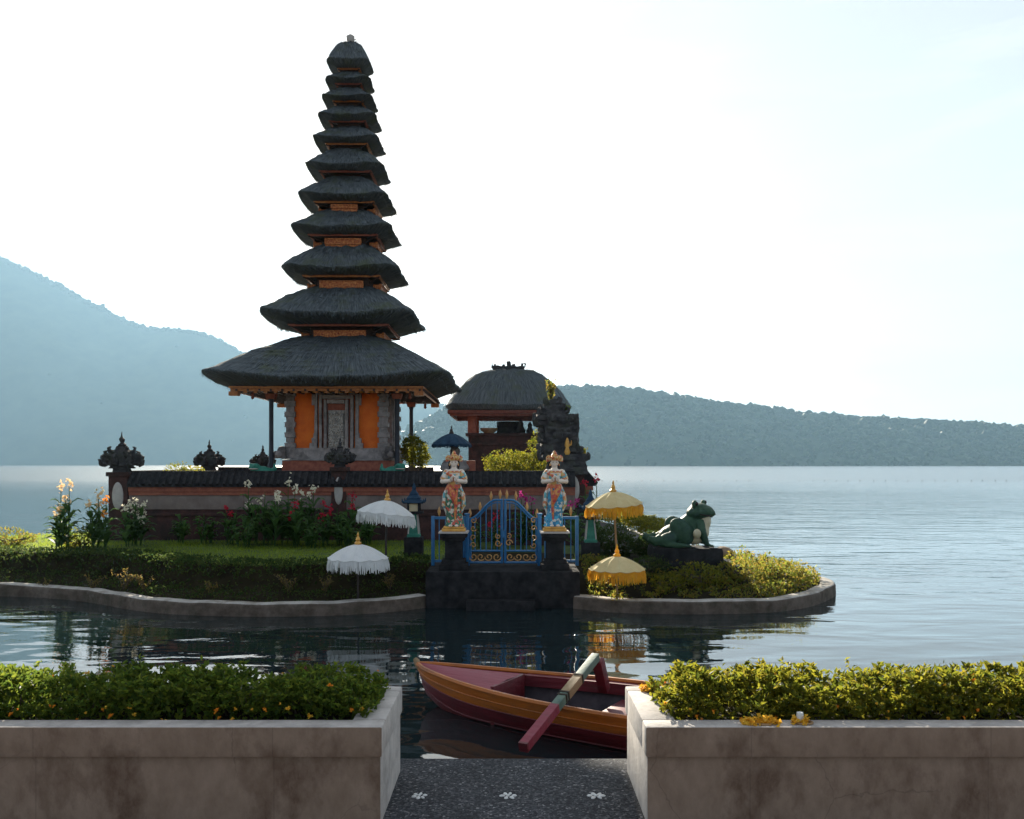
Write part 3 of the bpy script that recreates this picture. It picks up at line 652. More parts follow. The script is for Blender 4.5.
# ------------------------------------------------------------------ boat
def boat():
    bow = Vector((-.945, 9.05, 0)); ang = math.atan2(-1.22, 2.15)
    t = thing('wooden_boat', (bow.x, bow.y, WATER), 'red and ochre wooden boat with magenta foredeck moored at the landing', 'boat', rz=ang)
    L = 4.3; n = 34
    xs = [L * (i / (n - 1)) for i in range(n)]
    hb = lambda x: .58 * (math.sin(min(x / 2.4, 1) * math.pi / 2) ** .72) * (1 - .30 * max(0, (x - 2.4) / (L - 2.4)) ** 2) + .018
    sheer = lambda x: .325 + .055 * max(0, 1 - x / 1.5) ** 2 + .08 * max(0, (x - 2.8) / 1.5) ** 2
    keel = lambda x: -.16 + .26 * max(0, 1 - x / .8) ** 2
    stem = lambda x, f: x + (1 - f) * .10 * max(0, 1 - x / .8)      # raked stem
    def ring(x, fr, inset=0.0):
        """section point at height fraction fr (0 keel, 1 gunwale) for side s"""
        k, s_ = keel(x), sheer(x); wdt = max(hb(x) - inset, .004) * (fr ** .42 if fr > 0 else 0)
        return stem(x, fr), wdt, k + (s_ - k) * fr
    def skin(f0, f1, name, m, steps=5, inset=0.0):
        mb = MB()
        for s in (-1, 1):
            vs_ = []; fs_ = []
            for x in xs:
                for j in range(steps + 1):
                    a, b_, c_ = ring(x, f0 + (f1 - f0) * j / steps, inset); vs_.append((a, s * b_, c_))
            for i in range(n - 1):
                for j in range(steps):
                    k = i * (steps + 1) + j; fs_.append((k, k + steps + 1, k + steps + 2, k + 1))
            mb.add(vs_, fs_)
        # transom
        a = [ring(L, f0 + (f1 - f0) * j / steps, inset) for j in range(steps + 1)]
        mb.add([(p[0], -p[1], p[2]) for p in a] + [(p[0], p[1], p[2]) for p in a], [(j, j + 1, steps + 2 + j, steps + 1 + j) for j in range(steps)])
        return mb.build(name, m, t, smooth=60, fix=True)
    skin(0, .66, 'hull', M['boatred'], 6)
    skin(.66, 1.0, 'strake', M['boatyellow'], 3)
    skin(.15, 1.0, 'lining', M['boatin'], 5, .035)
    # plank seams: thin raised battens along the hull
    for fr in (.36, .66, .84):
        for s in (-1, 1):
            MB().tube([(ring(x, fr)[0], s * (ring(x, fr)[1] + .003), ring(x, fr)[2]) for x in xs], .0065, 5).build('plank_seam', M['boatred'] if fr < .7 else M['boatyellow'], t)
    # gunwale rail
    g = MB()
    for s in (-1, 1):
        g.tube([(stem(x, 1), s * (hb(x) - .012), sheer(x) + .012) for x in xs], .024, 6)
    g.build('gunwale', M['boatyellow'], t)
    # foredeck and side decks
    d = MB(); dk = [x for x in xs if x <= 1.12]; vs_, fs_ = [], []
    for x in dk:
        for v in (-1, -.5, 0, .5, 1): vs_.append((stem(x, 1), v * (hb(x) - .02), sheer(x) - .005 + .035 * (1 - v * v)))
    for i in range(len(dk) - 1):
        for j in range(4): k = i * 5 + j; fs_.append((k, k + 5, k + 6, k + 1))
    d.add(vs_, fs_)
    d.build('foredeck', M['boatpink'], t, fix=True)
    sdk = MB()
    for s in (-1, 1):
        vs_, fs_ = [], []; xx = [x for x in xs if x >= dk[-1] - .001]
        for x in xx:
            for v in (0, 1): vs_.append((x, s * (hb(x) - .02 - v * .10), sheer(x) + .004))
            vs_.append((x, s * (hb(x) - .12), sheer(x) - .10))
        for i in range(len(xx) - 1):
            for j in range(2): k = i * 3 + j; fs_.append((k, k + 3, k + 4, k + 1))
        sdk.add(vs_, fs_)
    sdk.build('side_deck', M['boatred'], t)
    b = MB(); x = dk[-1]; b.bz(x - .02, x + .02, -hb(x) + .14, hb(x) - .14, -.02, sheer(x) + .022); b.build('bulkhead', M['boatred'], t, bevel=.006)
    for x in (2.15, 2.95): MB().bz(x - .12, x + .12, -hb(x) + .17, hb(x) - .17, .17, .20).build('thwart', M['boatpink'] if x > 2.5 else M['boatred'], t, bevel=.006)
    MB().bz(1.5, 4.1, -.30, .30, -.02, .0).build('floor_board', M['boatin'], t, smooth=0)
    st = MB(); st.tube([(.03, 0, .33), (.0, 0, .38), (-.02, 0, .42), (-.04, 0, .44)], [.022, .032, .03, .02], 8); st.build('stem_post', M['wood'], t)
    # spar
    inv = (Matrix.Translation(t.location) @ Matrix.Rotation(ang, 4, 'Z')).inverted()
    A, B = Vector((.765, 8.2, .245)), Vector((.085, 6.90, -.175))
    def at(k): return inv @ (A.lerp(B, k))
    s0 = MB().tube([at(0), at(.6)], .036, 4, square=True); spar = s0.build('spar', M['teal'], t, bevel=.006)
    MB().tube([at(.28), at(.46)], .0385, 4, square=True).build('bare_section', M['wood'], spar)
    MB().tube([at(.6), at(.985)], .037, 4, square=True).build('painted_end', M['boatpink'], spar)
    MB().tube([at(.985), at(1)], .038, 4, square=True).build('end_cap', M['boatred'], spar)
    for k in (.27, .47, .50):
        MB().tube([at(k - .006), at(k + .006)], .043, 4, square=True).build('rope_lashing', M['rope'], spar)
    p0, p1 = inv @ Vector((.785, 8.22, .21)), inv @ Vector((.86, 8.36, -.10))
    MB().tube([p0, p1], .045, 4, square=True).build('spar_support', M['boatred'], t, bevel=.006)
    return t
boat()

# ------------------------------------------------------------------ meru tower
TX, TY = -4.80, 26.0
def sqr(th, n): return (abs(math.cos(th)) ** n + abs(math.sin(th)) ** n) ** (-1 / n)
def thatch(c, a, b, ztop, ztip, zbot, up, parent, name='roof', n_exp=7, pw=1.35, N=96, scal=(1, 1), fringe=True):
    """c inner half-width at the top, b at the eave's tip, a at the underside's foot; ztip = height of the tip at mid-side."""
    rings = []
    T = 12
    for i in range(T + 1):
        t = i / T; rings.append((c + (b - c) * t, ztip + (ztop - ztip) * (1 - t ** pw), t * t))
    th_ = (ztip - zbot)
    rings += [(b + .022, ztip - th_ * .08, 1), (b + .018, ztip - th_ * .20, 1), (b - .02, ztip - th_ * .32, .95), (b - (b - a) * .30, ztip - th_ * .55, .8), (b - (b - a) * .65, ztip - th_ * .82, .45), (a + .015, zbot + .005, .0), (a - .25 * a, zbot + .01, 0), (.15 * a, zbot + .012, 0)]
    vs_, uv = [], []
    for k, (r, z, u) in enumerate(rings):
        ex = n_exp if r > c * 1.02 else n_exp
        for j in range(N):
            t = 2 * math.pi * (j + .5) / N
            q = sqr(t, ex); cor = abs(math.sin(2 * t)) ** 5
            x, y = r * q * math.cos(t), r * q * math.sin(t)
            dz = up * cor * u
            jt = .020 * min(b, 1.6) * noise.noise(Vector((x * 1.7, y * 1.7, z * 2 + 9.1))) + .022 * min(b, 1.5) * noise.noise(Vector((x * 5, y * 5, z * 5 + 3.3))) + .012 * noise.noise(Vector((x * 14, y * 14, z * 9)))
            vs_.append((x * scal[0] * (1 + jt / max(r, .1)), y * scal[1] * (1 + jt / max(r, .1)), z + dz + jt)); uv.append((j / N * 8 * b / 3, k / T))
    idx = np.arange(len(rings) * N).reshape(len(rings), N)
    f = np.stack([idx[:-1], idx[1:], np.roll(idx, -1, 1)[1:], np.roll(idx, -1, 1)[:-1]], -1).reshape(-1, 4)
    V = np.array(vs_)
    # loose fibres lying down the slope and hanging off the eave
    parts = [(V, f)]; UV = [np.array(uv)]
    if fringe:
        ns = int(1700 * b ** 1.6) + 500
        k = rng.integers(1, T, ns); j = rng.integers(0, N, ns); r_ = rng.uniform(0, 1, (ns, 1))
        p0 = V[k * N + j] * (1 - r_) + V[k * N + (j + 1) % N] * r_; p1 = V[(k + 1) * N + j] * (1 - r_) + V[(k + 1) * N + (j + 1) % N] * r_
        d = unit(p1 - p0); L = rng.uniform(.06, .20, (ns, 1)) * min(1, b / 1.6); sd_ = unit(np.cross(d, [0, 0, 1.0])); up_ = np.cross(sd_, d)
        wd = rng.uniform(.004, .010, (ns, 1)); lift = up_ * rng.uniform(-.015, .05, (ns, 1)) * np.sign((up_[:, 2:3]) + 1e-6)
        # eave tufts
        ne = int(900 * b); je = rng.integers(0, N, ne); re = rng.uniform(0, 1, (ne, 1)); kk = rng.integers(T - 1, T + 5, ne)
        e0 = V[kk * N + je] * (1 - re) + V[kk * N + (je + 1) % N] * re; out = unit(e0 * [1, 1, 0]); de = unit(out * .25 + [0, 0, -1.0] + rng.normal(size=(ne, 3)) * .25)
        se = unit(np.cross(de, out)); Le = rng.uniform(.02, .11, (ne, 1)) * min(1, b / 1.8)
        P0 = np.concatenate([p0 - up_ * .003, e0 - out * .01]); D = np.concatenate([d * L + lift, de * Le]); S = np.concatenate([sd_ * wd, se * .007])
        vv = np.stack([P0 - S, P0 + S, P0 + S * .3 + D, P0 - S * .3 + D], 1).reshape(-1, 3); m_ = len(P0)
        parts.append((vv, np.arange(m_ * 4).reshape(-1, 4))); UV.append(np.repeat(rng.uniform(0, 8, (m_, 2)), 4, 0))
    v, f = join_np(parts)
    o = npmesh(name, v, f, M['thatch'], parent, smooth=True, uv=np.concatenate(UV))
    return o
def ring_boxes(mb, h, wdt, z0, z1, mi=0, sc=(1, 1)):
    x, y = h * sc[0], h * sc[1]
    mb.bz(-x, x, -y, -y + wdt, z0, z1, mi); mb.bz(-x, x, y - wdt, y, z0, z1, mi)
    mb.bz(-x, -x + wdt, -y + wdt, y - wdt, z0, z1, mi); mb.bz(x - wdt, x, -y + wdt, y - wdt, z0, z1, mi); return mb
def relief(w_, h_, depth, seed, nx=26, nz=26, fq=7):
    """left-right symmetric carved slab facing -Y, lower left corner at (-w/2, 0, 0)."""
    vs_, fs_ = [], []
    for j in range(nz + 1):
        for i in range(nx + 1):
            x = (i / nx - .5) * w_; z = j / nz * h_
            e = min(1, 4 * min(i, nx - i) / nx * 2, 4 * min(j, nz - j) / nz * 2)
            d = depth * (.35 + .9 * abs(noise.noise(Vector((abs(x) * fq, z * fq, seed))))) * min(1, e + .25)
            vs_.append((x, -d, z))
    for j in range(nz):
        for i in range(nx): k = j * (nx + 1) + i; fs_.append((k, k + 1, k + nx + 2, k + nx + 1))
    return vs_, fs_
def add_relief(mb, w_, h_, depth, seed, loc, rz=0, **kw):
    v, f = relief(w_, h_, depth, seed, **kw); mr = Matrix.Translation(loc) @ Matrix.Rotation(rz, 4, 'Z')
    mb.add([mr @ Vector(p) for p in v], f)

def meru():
    t = thing('pagoda_tower', (TX, TY, .3), 'tall eleven tiered temple tower with black thatched roofs and orange walls', 'tower')
    Z = lambda y, Yd: CAMZ + (HY - y) / F * Yd - .3
    # left tip px, tip row, fascia row, top row, fascia width px, neck half-width
    rows = [(198, 368, 391, 335, 195, .86), (258, 306, 326, 285.5, 101, .74), (281, 262, 277, 243.5, 78, .60), (291, 222, 236, 209, 70, .50), (298, 190, 203, 176, 61, .42), (306, 160, 172.5, 148.5, 53, .36),
            (313, 133, 145, 126, 43, .31), (318, 111, 122.5, 105.5, 37.5, .27), (322, 93, 102.5, 87.5, 31, .23), (325, 75, 85, 72, 27, .20), (326.5, 56, 70, 43, 23, .10)]
    geo = []
    for px, yt, yb, ytop, fw, c in rows:
        k = (512 - px) / F; ox = .135 * min(1, len(geo) / 7) ** .6; b = (TY * k + TX + ox) / (1 + k); a = fw / 2 / F * TY / (1 + fw / 2 / F)
        b *= 1.03 if len(geo) < 1 else 1.045; geo.append((b, a, Z(yt, TY - b), Z(yb, TY - a), Z(ytop, TY - c), c))
    for i, (b, a, zt, zb, ztop, c) in enumerate(geo):
        up = (zt - zb) * (.30 if i < 10 else .12)
        last = i == len(geo) - 1
        r = thatch(c, a, b, ztop, zt - up, zb + (.05 if i else .12), up, t, pw=1.3 if not last else 2.1, n_exp=8 if i < 9 else 5, N=160 if i < 3 else 96)
        r.location.x = .135 * min(1, i / 7) ** .6 if i else -.05
        h = .13 if i == 0 else max(.03, .062 - i * .004)
        fb = MB(); zf = zb + (.05 if i else .12) + .01
        ring_boxes(fb, a, .09 if i == 0 else .05, zf - h * .42, zf, 0); ring_boxes(fb, a - .035, .07 if i == 0 else .04, zf - h, zf - h * .44, 0)
        if i == 0:   # carved drops under the eave beam
            for s in range(-9, 10): fb.box((s * a / 9.6, -a + .05, zf - h - .025), (.09, .03, .05))
            for sx in (-1, 1):
                for sy in (-1, 1): fb.box((sx * (a - .12), sy * (a - .12), zf - h - .06), (.24, .24, .11))
        fb.build('eave_beam', M['beam'] if i % 2 == 0 else M['pinkpaint'], r, bevel=.004)
        if i:
            zb0 = geo[i - 1][4]; cb = geo[i - 1][5]
            nb = MB(); nb.bz(-cb, cb, -cb, cb, zb0 - .25, zf - h * .3); nb.build('neck', M['soffit'], r)
            hgt = max(.04, zf - h - zb0)
            if i < 5:      # carved boards standing on the roof below, one on each side
                hp = (.19, .17, .15, .09)[i - 1]; pw_ = (.70, .59, .49, .36)[i - 1]; off = cb + .27; z0 = zb0 - (.115, .105, .085, .05)[i - 1]
                cp = MB()
                for q in range(4):
                    rzq = q * math.pi / 2; mm = Matrix.Rotation(rzq, 3, 'Z')
                    add_relief(cp, pw_ * 2, hp, .035, i * 3.1, mm @ Vector((0, -off, z0)), rzq, nx=34, nz=9, fq=18)
                    cp.box(mm @ Vector((0, -off + .10, z0 + hp / 2 - .05)), (pw_ * 2, .19, hp + .08), 0, mm)
                    for zz_ in (z0, z0 + hp): cp.box(mm @ Vector((0, -off - .01, zz_)), (pw_ * 2.06, .06, .025), 0, mm)
                    for sx in (-1, 1): cp.box(mm @ Vector((sx * pw_, -off - .01, z0 + hp / 2)), (.03, .058, hp - .026), 0, mm)
                cp.build('carved_panel', M['carved_gold'], r)
            # angled brackets carrying the eave
            for sx in (-1, 1):
                for sy in (-1, 1): MB().tube([(sx * cb * .8, sy * cb * .8, zb0 + .02), (sx * (a - .03), sy * (a - .03), zf - h)], .016, 4, square=True).build('bracket', M['soffit'], r)
    b, a, zt, zb, ztop, c = geo[-1]
    f = MB().lathe([(.10, -.02), (.12, .03), (.085, .06), (.10, .10), (.115, .16), (.11, .20), (.12, .23), (.06, .27), (.035, .29)], 14, (0, 0, ztop)); f.tube([(.09, 0, ztop + .12), (.15, 0, ztop + .16), (.17, 0, ztop + .1)], [.02, .015, .005], 6)
    fo_ = f.build('finial', M['medallion'], t); fo_.location.x = .135
    # roof underside frame + rafters
    a0, zb0 = geo[0][1], geo[0][3] + .12 - .11
    rf = MB()
    for k in range(-8, 9):
        x = k * a0 / 8.5
        for q in range(4):
            mm = Matrix.Rotation(q * math.pi / 2, 3, 'Z'); rf.box(mm @ Vector((x, -(a0 + 1.35) / 2, zb0 + .02)), (.05, a0 - 1.37, .06), 0, mm)
    rf.build('rafter_frame', M['soffit'], t, smooth=0)
    # plinth, body
    zp = Z(473, TY - 1.6)            # plinth top
    pl = MB()
    for h, z0, z1 in ((2.25, -.3, .55), (2.05, .55, .8), (1.98, .8, zp - .12), (2.06, zp - .12, zp)): pl.bz(-h, h, -h, h, z0, z1)
    pl.build('plinth', M['grey'], t, bevel=.015)
    zr = Z(459, TY - 1.45); zg = Z(448, TY - 1.4); zt = geo[0][3] + .10
    MB().bz(-1.47, 1.47, -1.47, 1.47, zp + .05, zr - .04).build('base_course', M['pinkpaint'], t, bevel=.01)
    bb = MB().bz(-1.52, 1.52, -1.52, 1.52, zp, zp + .05); bb.bz(-1.52, 1.52, -1.52, 1.52, zr - .04, zr); bb.bz(-1.44, 1.44, -1.44, 1.44, zr, zg)
    for q in range(4):
        mm = Matrix.Rotation(q * math.pi / 2, 3, 'Z')
        for s in (-1, 1):
            # scroll mouldings at the corners of the sill
            bb.box(mm @ Vector((s * 1.5, -1.5, zr + .12)), (.36, .36, .2), 0, mm, .7); bb.box(mm @ Vector((s * 1.46, -1.46, zr + .27)), (.24, .24, .14), 0, mm, .7)
            bb.ell(mm @ Vector((s * 1.66, -1.52, zr + .12)), (.10, .10, .10))
    bb.build('sill', M['grey'], t, rough=(3, .03, 9))
    MB().bz(-1.30, 1.30, -1.30, 1.30, zg, zt).build('wall', M['orange'], t)
    for q in range(4):
        rzq = q * math.pi / 2; mm = Matrix.Rotation(rzq, 3, 'Z')
        if q in (0, 1, 3):
            d = MB(); hh = zt - zg
            # central carved door: nested frames round a relief
            for k, (w_, dep) in enumerate(((.56, .12), (.43, .16), (.29, .21))):
                for s in (-1, 1): d.box(mm @ Vector((s * w_, -1.30 - dep / 2, zg + hh * (.5 - .04 * k))), (.075, dep, hh * (1 - .08 * k)), 0, mm)
                d.box(mm @ Vector((0, -1.30 - dep / 2, zg + hh * (1 - .08 * k) - .05)), (w_ * 2 - .102, dep, .10), 0, mm)
            rl = MB(); add_relief(rl, .46, hh * .66, .16, 4.4 + q, mm @ Vector((0, -1.36, zg)), rzq, nx=40, nz=56, fq=19)
            rl.build('carved_relief', M['medallion'], t)
            bk = MB(); bk.box(mm @ Vector((0, -1.33, zg + hh * .44)), (.9, .07, hh * .86), 0, mm); bk.build('red_backing', M['pinkpaint'], t)
            for s in (-1, 1):
                for k in range(3): d.box(mm @ Vector((s * (.58 + .05 * k), -1.37, zg + .06 + .07 * (2 - k))), (.10, .14, .14 + .14 * (2 - k)), 0, mm, .85)
                d.box(mm @ Vector((s * .60, -1.35, zt - .22)), (.14, .12, .34), 0, mm)
            d.build('carved_door', M['grey'], t, rough=(2, .02, 14))
    for sx in (-1, 1):
        for sy in (-1, 1):
            p = MB(); n = 11; hh = (zt - zg) / n
            for k in range(n):
                e = .0 if k % 2 else .035
                p.box((sx * 1.27, sy * 1.27, zg + hh * (k + .5)), (.22 + 2 * e, .24 + 2 * e, hh - .004))
            p.build('pilaster', M['grey'], t, rough=(2, .018, 13))
    zc = geo[0][3] + .02
    for sx in (-1, 1):
        for sy in (-1, 1):
            c_ = MB().lathe([(.095, 0), (.095, .22), (.07, .26), (.06, .8), (.06, zc - zp - .25), (.075, zc - zp - .2), (.075, zc - zp)], 8, (sx * 1.70, sy * 1.70, zp), rot=math.pi / 8)
            col = c_.build('post', M['column'], t)
            MB().box((sx * 1.70, sy * 1.70, zc - .10), (.22, .22, .14), 0, None, 1.3).build('capital', M['pinkpaint'], col, bevel=.01)
    tb = MB(); ring_boxes(tb, 1.78, .14, zc, zc + .12); tb.build('tie_beam', M['gold'], t, bevel=.005)
    # pendant drops at the eave corners
    for sx in (-1, 1):
        for sy in (-1, 1): MB().lathe([(.0, 0), (.05, .04), (.03, .09), (.045, .13), (.02, .18)], 8, (sx * (a0 - .45), sy * (a0 - .45), zb0 - .2)).build('pendant', M['pinkpaint'], t)
    return t
meru()

# ------------------------------------------------------------------ thatched pavilion behind the wall
def pavilion():
    Y = 34.0; X = -.13
    t = thing('thatched_pavilion', (X, Y, .3), 'squat pavilion with a domed mossy thatch roof behind the clipped bush', 'pavilion')
    Z = lambda y, Yd: CAMZ + (HY - y) / F * Yd - .3
    b = 2.24; zt = Z(404, Y - b); zb = Z(409.5, Y - b); ztop = Z(371, Y)
    r = thatch(.5, b - .18, b, ztop, zt + .02, zb, .03, t, n_exp=5, pw=2.1, N=96, scal=(1.02, .95))
    o = MB()
    for k, (dx, hh, w_) in enumerate(((-.52, .28, .12), (-.35, .16, .16), (-.18, .28, .18), (0, .38, .22), (.18, .28, .18), (.35, .16, .16), (.52, .30, .12))):
        o.box((dx, 0, ztop - .08 + hh / 2), (w_, .3, hh + .1), 0, None, .55)
    for s in (-1, 1): o.tube([(s * .5, 0, ztop + .1), (s * .62, 0, ztop + .16), (s * .62, 0, ztop + .28), (s * .55, 0, ztop + .3)], [.06, .05, .035, .01], 6)
    v, f = relief(1.2, .3, .10, 9.1, 24, 8, 9); o.add([(p[0], p[1] - .15, p[2] + ztop - .12) for p in v], f)
    o.build('ridge_ornament', M['darkstone'], r, rough=(2, .05, 6))
    e = MB(); ring_boxes(e, b - .12, .1, zb - .12, zb - .005, 0, (1.02, .95)); ring_boxes(e, b - .2, .08, zb - .21, zb - .125, 0, (1.02, .95)); e.build('eave_beam', M['darkred'], t, bevel=.005)
    zl = Z(433, Y - 1.5)
    for sx in (-1, 1):
        for sy in (-1, 1): MB().bz(sx * 1.32 - .16, sx * 1.32 + .16, sy * 1.2 - .16, sy * 1.2 + .16, zl, zb - .1).build('post', M['pinkpaint'] if sx < 0 else M['darkstone'], t, bevel=.02)
    base = MB(); base.bz(-1.45, 1.75, -1.4, 1.4, -.3, zl - .1); base.bz(-1.55, 1.85, -1.5, 1.5, zl - .1, zl); base.bz(-1.52, 1.82, -1.47, 1.47, zl - .45, zl - .36)
    base.build('base', M['darkbrick'], t, bevel=.01)
    th = MB(); th.bz(-.45, .55, .2, .5, zl, zl + .5); th.box((.0, .1, zl + .22), (.55, .3, .44), 0, None, .6); th.lathe([(.14, 0), (.2, .12), (.1, .3), (.12, .4), (.02, .55)], 10, (.45, -.3, zl)); th.lathe([(.1, 0), (.15, .1), (.07, .26), (.09, .34), (.02, .46)], 10, (.8, -.35, zl))
    th.build('altar', M['darkstone'], t)
    bw = MB().lathe([(.16, 0), (.3, .12), (.33, .2), (.30, .2), (.1, .1)], 16, (-.72, -.9, zl)); bw.build('offering_bowl', M['bamboo'], t)
    return t
pavilion()

# ------------------------------------------------------------------ stone crowns, pillars, walls
def crown(mb, c, s, spike=True, ears=True, seed=0):
    """carved stone crown of height about 1 * s standing on c."""
    c = Vector(c); z = 0
    tiers = [(.19, .09), (.26, .07), (.33, .10), (.29, .10), (.23, .10), (.16, .09), (.11, .09)]
    for k, (h, dz) in enumerate(tiers):
        mb.box(c + Vector((0, 0, (z + dz / 2) * s)), (h * 2 * s * .9, h * 2 * s * .9, dz * s * 1.04), 0, None, .86)
        if ears and k in (2, 3, 4, 5):
            for q in range(4):
                a = q * math.pi / 2 + math.pi / 4; d = Vector((math.cos(a), math.sin(a), 0)); r0 = h * 1.15
                mb.tube([c + (d * r0 + Vector((0, 0, z + .02))) * s, c + (d * (r0 + .10) + Vector((0, 0, z + .05))) * s, c + (d * (r0 + .13) + Vector((0, 0, z + .13))) * s, c + (d * (r0 + .07) + Vector((0, 0, z + .16))) * s], [.065 * s, .06 * s, .042 * s, .012 * s], 6)
        z += dz * .96
    if ears:
        for q in range(4):
            a = q * math.pi / 2; d = Vector((math.cos(a), math.sin(a), 0))
            mb.box(c + (d * .37 + Vector((0, 0, .26))) * s, (.13 * s, .13 * s, .16 * s), 0, Matrix.Rotation(a, 3, 'Z'), .9)
            mb.tube([c + (d * .34 + Vector((0, 0, .2))) * s, c + (d * .44 + Vector((0, 0, .24))) * s, c + (d * .48 + Vector((0, 0, .36))) * s, c + (d * .43 + Vector((0, 0, .44))) * s], [.07 * s, .065 * s, .05 * s, .012 * s], 6)
            mb.ell(c + (d * .40 + Vector((0, 0, .38))) * s, (.06 * s, .06 * s, .07 * s), None, 8, 6)
    if spike: mb.lathe([(.09 * s, 0), (.10 * s, .04 * s), (.05 * s, .09 * s), (.065 * s, .13 * s), (.07 * s, .17 * s), (.03 * s, .22 * s), (.008 * s, .36 * s)], 8, c + Vector((0, 0, z * s)))
    return mb
def pillar(loc, w_, h, cs, label, face=0):
    t = thing('stone_pillar', loc, label, 'pillar', 'carved pillars of the temple wall', face)
    b = MB(); b.bz(-w_ * .62, w_ * .62, -w_ * .62, w_ * .62, -.2, .25); b.bz(-w_ / 2, w_ / 2, -w_ / 2, w_ / 2, .25, h - .1); b.bz(-w_ * .6, w_ * .6, -w_ * .6, w_ * .6, h - .1, h)
    b.build('shaft', M['darkbrick'], t, bevel=.01)
    m = MB()
    for q in range(4):
        mm = Matrix.Rotation(q * math.pi / 2, 3, 'Z'); m.ell(mm @ Vector((0, -w_ / 2 - .01, h - .55)), (w_ * .3, .04, .32) if q % 2 == 0 else (.04, w_ * .3, .32))
    m.build('medallion', M['medallion'], t)
    crown(MB(), (0, 0, h), cs).build('finial', M['darkstone'], t, rough=(2, .03 * cs, 11))
    return t
Zg = lambda py, Y: CAMZ - (py - HY) / F * Y
pillar((-9.1, 21.0, .25), .44, Zg(472, 21) - .25, .98, 'corner wall pillar with tall dark crown beside the yellow canna flowers')
pillar((-9.95, 29.6, .25), .44, Zg(470, 29.6) - .25, 1.02, 'far corner pillar whose dark crown rises behind the white flowers on the wall')
pillar((-8.28, 29.9, .25), .40, Zg(469.5, 29.9) - .25, .85, 'rear wall pillar crown beside the tower post and green animal statue')
pillar(((340 - 512) / F * 20.95, 20.95, .25), .34, Zg(467, 20.95) - .25, .72, 'middle wall pillar with dark crown before the carved tower door')

def wall(p0, p1, label, h=1.56, zb=.25):
    d = Vector((p1[0] - p0[0], p1[1] - p0[1])); L = d.length
    t = thing('temple_wall', (p0[0], p0[1], zb), label, 'wall', 'walls round the temple court', math.atan2(d.y, d.x))
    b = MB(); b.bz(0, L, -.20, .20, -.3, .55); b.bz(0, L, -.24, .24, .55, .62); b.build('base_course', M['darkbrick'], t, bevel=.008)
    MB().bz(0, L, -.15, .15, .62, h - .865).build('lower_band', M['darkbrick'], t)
    pn = MB().bz(0, L, -.17, .17, h - .862, h - .537)
    n = max(1, int(L / 2.4))
    for k in range(n + 1): pn.bz(k * L / n - .07 if k else 0, min(L, k * L / n + .07), -.185, .185, h - .864, h - .535)
    pn.build('plaster_panel', M['plaster'], t, bevel=.004)
    bd = MB().bz(0, L, -.20, .20, h - .534, h - .45); bd.bz(0, L, -.235, .235, h - .448, h - .345); bd.build('red_moulding', M['pinkpaint'], t, bevel=.005)
    cp = MB(); cp.prism([(-.30, h - .342), (.30, h - .342), (.30, h - .27), (.10, h - .02), (-.10, h - .02), (-.30, h - .27)], 0, L)
    cp.v = [(p[1], p[0], p[2]) for p in cp.v]
    k = .08
    while k < L - .05:
        for s in (-1, 1): cp.tube([(k, s * .335, h - .29), (k, s * .09, h - .01)], .045, 6)
        k += .155
    cp.bz(0, L, -.09, .09, h - .03, h + .03)
    cp.build('tile_coping', M['tile'], t)
    return t
wall((-8.86, 21.0), (1.46, 21.0), 'front temple wall with dark tiled coping, red moulding and grey plaster panels')
wall((-9.1, 21.3), (-9.9, 29.3), 'side temple wall running back from the corner pillar near the canna flowers')
wall((-9.7, 29.8), (-2.6, 29.8), 'rear temple wall glimpsed beneath the far pillar crowns', 1.62)
wall((1.72, 21.7), (2.35, 33), 'side temple wall running back from the tall stone gate')
struct(npmesh('courtyard_ground', [(-9, 21.2, .34), (1.7, 21.2, .34), (2.6, 37, .34), (-9.0, 37, .34)], [(0, 1, 2, 3)], M['gravelpath']))

